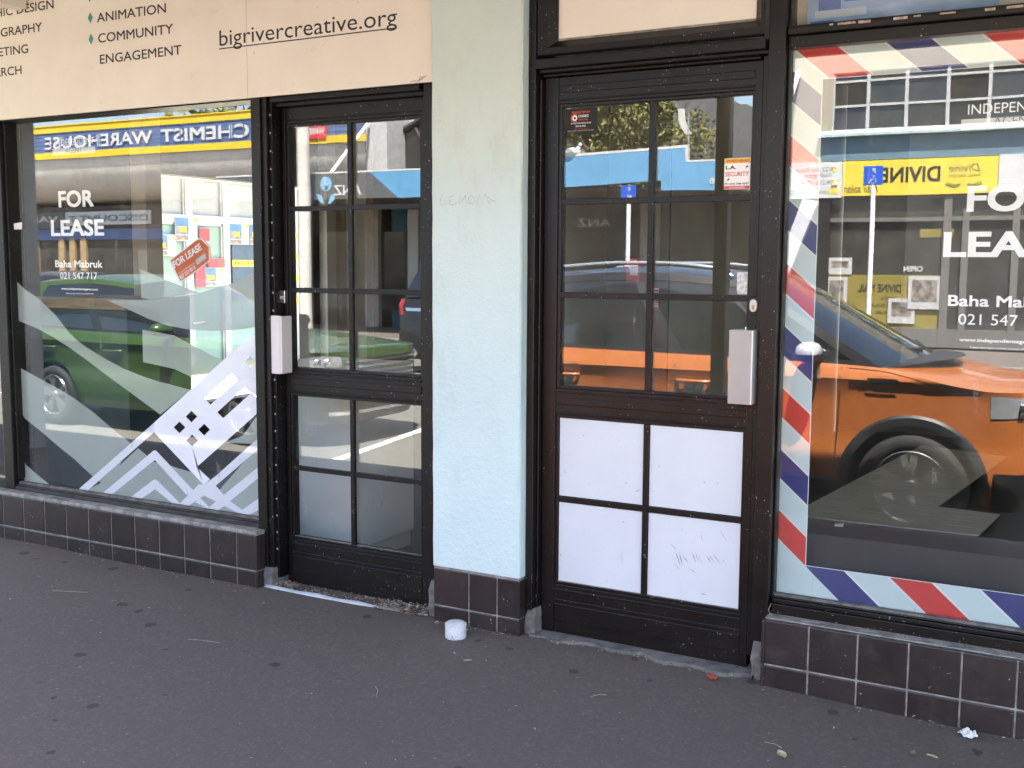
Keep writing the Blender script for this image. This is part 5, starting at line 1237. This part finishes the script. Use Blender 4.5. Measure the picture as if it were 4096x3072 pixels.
    def screen(u, front):
        rws = []
        for v in range(9):
            vv = v/8; row = []
            p = gh(1, 1.0 if front else 0.0, vv)
            for j in range(17):
                q_ = 1-2*j/16; bow = (.16 if front else -.08)*(1-q_*q_)
                row.append((p[0]+bow*(1-.55*vv), p[1]*q_, p[2]+(.045*vv+.03*(1-vv))*(1-abs(q_)**3)))
            rws.append(row)
        return rws
    m = MB(); m.grid(screen(1, True)); bld(m, 'windscreen', 'car_glass', smooth=60)
    m = MB(); m.grid(screen(0, False)); bld(m, 'rear_window', 'car_glass', smooth=60)
    m = MB(); r0 = screen(1, True)[0]; m.grid([[(x+.20*(1-abs(y/hw)**2)+.02, y*.98, z+.004) for x, y, z in r0], [(x+.005, y, z+.012) for x, y, z in r0]]); 
    for s in (-1, 1): m.tube([(cg+.13, s*.05, top(cg)+.075), (cg-.02, s*.55-.12, top(cg)+.08)], .011, 6)
    bld(m, 'wiper_cowl', 'car_black', smooth=40)
    # doors shut-lines, handles, cladding
    m = MB()
    for s in (-1, 1):
        for xa, xb in ((cow-.05, cow-.02), (cow-1.17, cow-1.13), (rx+.28, cow-2.12)):
            pts = []
            for k in range(13):
                z = lerp(.36, belt-.02, k/12); x = lerp(xa, xb, k/12)
                if xa < rx+.3: x = max(x, rx+(math.sqrt(max(0, (ra+.03)**2-(z-rub)**2)) if abs(z-rub) < ra+.03 else -.9)); 
                pts.append((x, s*(w(x, z)+.0008), z))
            m.grid([[(p[0]-.004, p[1], p[2]) for p in pts], [(p[0]+.004, p[1], p[2]) for p in pts]])
        pts = [(x, s*(w(x, top(x)-.02)+.0008), top(x)-.02) for x in [lerp(cow+.02, XF, k/12) for k in range(13)]]
        m.grid([[(p[0], p[1], p[2]-.005) for p in pts], [(p[0], p[1], p[2]+.005) for p in pts]])
    bld(m, 'shut_lines', 'car_black')
    for s in (-1, 1):
        for x in (cow-1.0, cow-1.98):
            z = belt-.165; y = w(x, z)
            m = MB(); m.lathe([(.0, -.002), (.06, -.001), (.075, 0)], (x, s*(y+.002), z-.012), 'y', 18); bld(m, 'handle_cup', 'car_black')
            m = MB(); m.tube([(x-.12, s*(y+.006), z), (x-.10, s*(y+.034), z), (x+.10, s*(y+.034), z), (x+.12, s*(y+.006), z)], .013, 8); bld(m, 'door_handle', paint_, smooth=60)
    if clad:
        m = MB()
        for s in (-1, 1):
            for hx in (fx, rx):
                rows = []
                for rr, off in ((ra-.004, -.02), (ra, .014), (ra+.045, .016), (ra+.062, .002)):
                    rows.append([(hx+rr*math.cos(a), s*(w(min(XF, hx+rr*math.cos(a)), rub+rr*math.sin(a))+off), rub+rr*math.sin(a)) for a in [math.pi*k/26-.02 for k in range(27)]])
                m.grid(rows)
            a, b = rx+ra+.03, fx-ra-.03
            m.grid([[(x, s*(w(x, z)+o_), z) for x in [lerp(a, b, k/10) for k in range(11)]] for z, o_ in ((.22, .0), (.24, .015), (.34, .016), (.36, .003))])
        bld(m, 'arch_cladding', 'car_black', smooth=40)
    m = MB(); m.box(RX+.25, FX-.3, -hw+.25, hw-.25, .2, .9); m.box(rx-.5, fx+.5, -hw+.22, hw-.22, .24, .85); bld(m, 'underbody', 'car_black')
    # lights, grille, bumper
    sh = belt-.09
    bld(patch(True, .62, 1.55, nose-.23, nose-.09, skew=.02, pinch=.05), 'headlight', 'headlamp', smooth=60)
    m = MB()
    for s in (-1, 1):
        for th in (.9, 1.12): x, y, z = shell(th, nose-.14, True); m.lathe([(0, .03), (.035, .026), (.045, .0)], (x-.005, s*y, z), 'x', 14)
    bld(m, 'headlight_lens', 'chrome', smooth=60)
    m = patch(True, -.58, .58, nose-.33, nose-.12, .004, mirror_=False); bld(m, 'grille', 'car_black', smooth=60)
    m = MB()
    for zc in (nose-.15, nose-.20, nose-.25, nose-.30): m.grid([[(p[0]+.012, p[1], p[2]) for p in [shell(-.56+1.12*k/16, z, True) for k in range(17)]] for z in (zc, zc+.018)])
    bld(m, 'grille_bars', 'chrome', smooth=60)
    bld(patch(True, -1.5, 1.5, .22, .46, .010, mirror_=False), 'bumper_skirt', 'car_black', smooth=60)
    m = MB(); m.grid([[(p[0]+.014, p[1], p[2]) for p in [shell(-.9+1.8*k/20, z, True) for k in range(21)]] for z in (.30, .335)]); bld(m, 'skirt_trim', 'body_silver', smooth=60)
    bld(patch(False, .75, 1.35, belt-.22, belt+.02), 'taillight', 'tail_red', smooth=60)
    bld(patch(False, -1.5, 1.5, .22, .48, .010, mirror_=False), 'rear_skirt', 'car_black', smooth=60)
    m = MB(); m.grid([[(p[0]-.012, p[1], p[2]) for p in [shell(-.6+1.2*k/12, z, False) for k in range(13)]] for z in (belt-.16, belt-.11)]); bld(m, 'tailgate_bar', 'chrome', smooth=60)
    for s in (-1, 1):
        y = w(cow-.2, belt)+.13
        def mshape(z0, z1, grow):
            m = MB(); rows = []
            for k in range(9):
                ph = lerp(z0, z1, k/8); rows.append([(cow-.20+(.075+grow)*math.cos(a)*max(.02, math.cos(ph))**.7, s*(y+.01)+(.125+grow)*math.copysign(abs(math.sin(a))**.75, math.sin(a))*max(.02, math.cos(ph))**.7, belt+.075+(.062+grow)*math.sin(ph)) for a in [2*math.pi*i/24 for i in range(24)]])
            m.grid(rows, 0, True); m.face(rows[-1]); m.face(rows[0][::-1]); return m
        bld(mshape(-.12, 1.5, .004), 'wing_mirror', mirror, smooth=60); bld(mshape(-1.5, -.13, .0), 'mirror_base', 'car_black', smooth=60)
        m = MB(); m.box(cow-.25, cow-.15, s*(y-.15), s*(y-.03), belt+.01, belt+.05); bld(m, 'mirror_arm', 'car_black', bevel=.01)
        if clad:
            x0 = cow+.08; m = MB(); m.grid([[(x, s*(w(x, z)+.012), z) for x in [lerp(x0+.10-.02*k, x0+.27-.01*k, q_/6) for q_ in range(7)]] for k, z in enumerate((hood-.155, hood-.135, hood-.115))]); bld(m, 'fender_vent', 'car_black', smooth=50)
    # wheels
    for hx in (fx, rx):
        for s in (-1, 1):
            yo = s*(hw-.03); wl = bpy.data.objects.new('wheel', None); S.collection.objects.link(wl); wl.parent = t
            m = MB(); m.lathe([(rub*.66, -.02*s), (rub*.70, 0), (rub*.86, .012*s), (rub*.97, -.012*s), (rub, -.05*s), (rub, -.18*s), (rub*.9, -.21*s), (rub*.6, -.21*s)], (hx, yo-.01*s, rub), 'y', 40); bld(m, 'tyre', 'tyre_rubber', wl, smooth=50)
            m = MB(); m.lathe([(rub*.69, -.006*s), (rub*.665, .004*s), (rub*.63, -.012*s), (rub*.61, -.10*s), (.05, -.11*s)], (hx, yo-.01*s, rub), 'y', 40)
            for k in range(5):
                a = 2*math.pi*k/5+.4
                for da in (-.17, .17):
                    ca, sa = math.cos(a+da*.55), math.sin(a+da*.55); cb, sb_ = math.cos(a+da), math.sin(a+da); wv = .018
                    p0 = Vector((hx+ca*.045, yo-.022*s, rub+sa*.045)); p1 = Vector((hx+cb*rub*.645, yo-.014*s, rub+sb_*rub*.645)); n = Vector((-sb_, 0, cb))*wv
                    m.prism([p0-n, p1-n*1.15, p1+n*1.15, p0+n], (0, -.028*s, 0))
            m.lathe([(0, -.012*s), (.03, -.012*s), (.042, -.02*s), (.055, -.05*s)], (hx, yo, rub), 'y', 20)
            bld(m, 'rim', 'alloy_rim', wl, smooth=35)
            m = MB(); m.lathe([(.0, -.13*s), (rub*.6, -.13*s)], (hx, yo, rub), 'y', 24); bld(m, 'brake_disc', 'car_black', wl)
    return t
paint('orange_metallic', (.42, .125, .03)); paint('lime_metallic', (.032, .066, .010)); paint('black_metallic', (.012, .012, .014)); paint('silver_metallic', (.42, .43, .44)); paint('charcoal_metallic', (.05, .05, .055))
YS_ = 3.35
hub = mir(3634, 1960, YS_)
RZ2 = hub.z-.334
oc_ = car('orange crossover with silver mirror and roof rails parked at the near kerb', 'cars parked along the street', 'orange_metallic', (hub.x-1.27, -(YS_+.8875), RZ+.002), 0, roofm='black_metallic', gs=.2, H=1.68)
# parking papers behind the windscreen
gx_ = -6.2
car('lime green hatchback parked at the near kerb behind the orange crossover', 'cars parked along the street', 'lime_metallic', (gx_-2.25, -(3.95+.87), RZ+.002), R(0), L_=4.5, H=1.56, cowoff=.72, Wd=1.74, wb=2.65, rub=.31, rails=False, belt=.98, hood=1.03, nose=.93, mirror='lime_metallic', clad=False)
car('black four wheel drive parked nose in to the far kerb', 'cars parked along the street', 'black_metallic', (-8.95, -12.6, RZ+.002), R(-84), L_=4.7, H=1.74, Wd=1.86, wb=2.75, rub=.37, belt=1.12, hood=1.18, nose=1.08, mirror='black_metallic')
car('silver car with roof rails parked nose out at the far kerb', 'cars parked along the street', 'silver_metallic', (-6.55, -12.5, RZ+.002), R(92), L_=4.4, H=1.68, Wd=1.8, wb=2.6, belt=1.05, hood=1.08, nose=1.0)
car('charcoal hatchback parked across the road behind the lime green hatchback', 'cars parked along the street', 'charcoal_metallic', (-19.5, -11.6, RZ+.002), R(180), L_=4.2, H=1.5, Wd=1.76, wb=2.55, rub=.31, rails=False, belt=.97, hood=1.0, nose=.9, mirror='charcoal_metallic', clad=False)
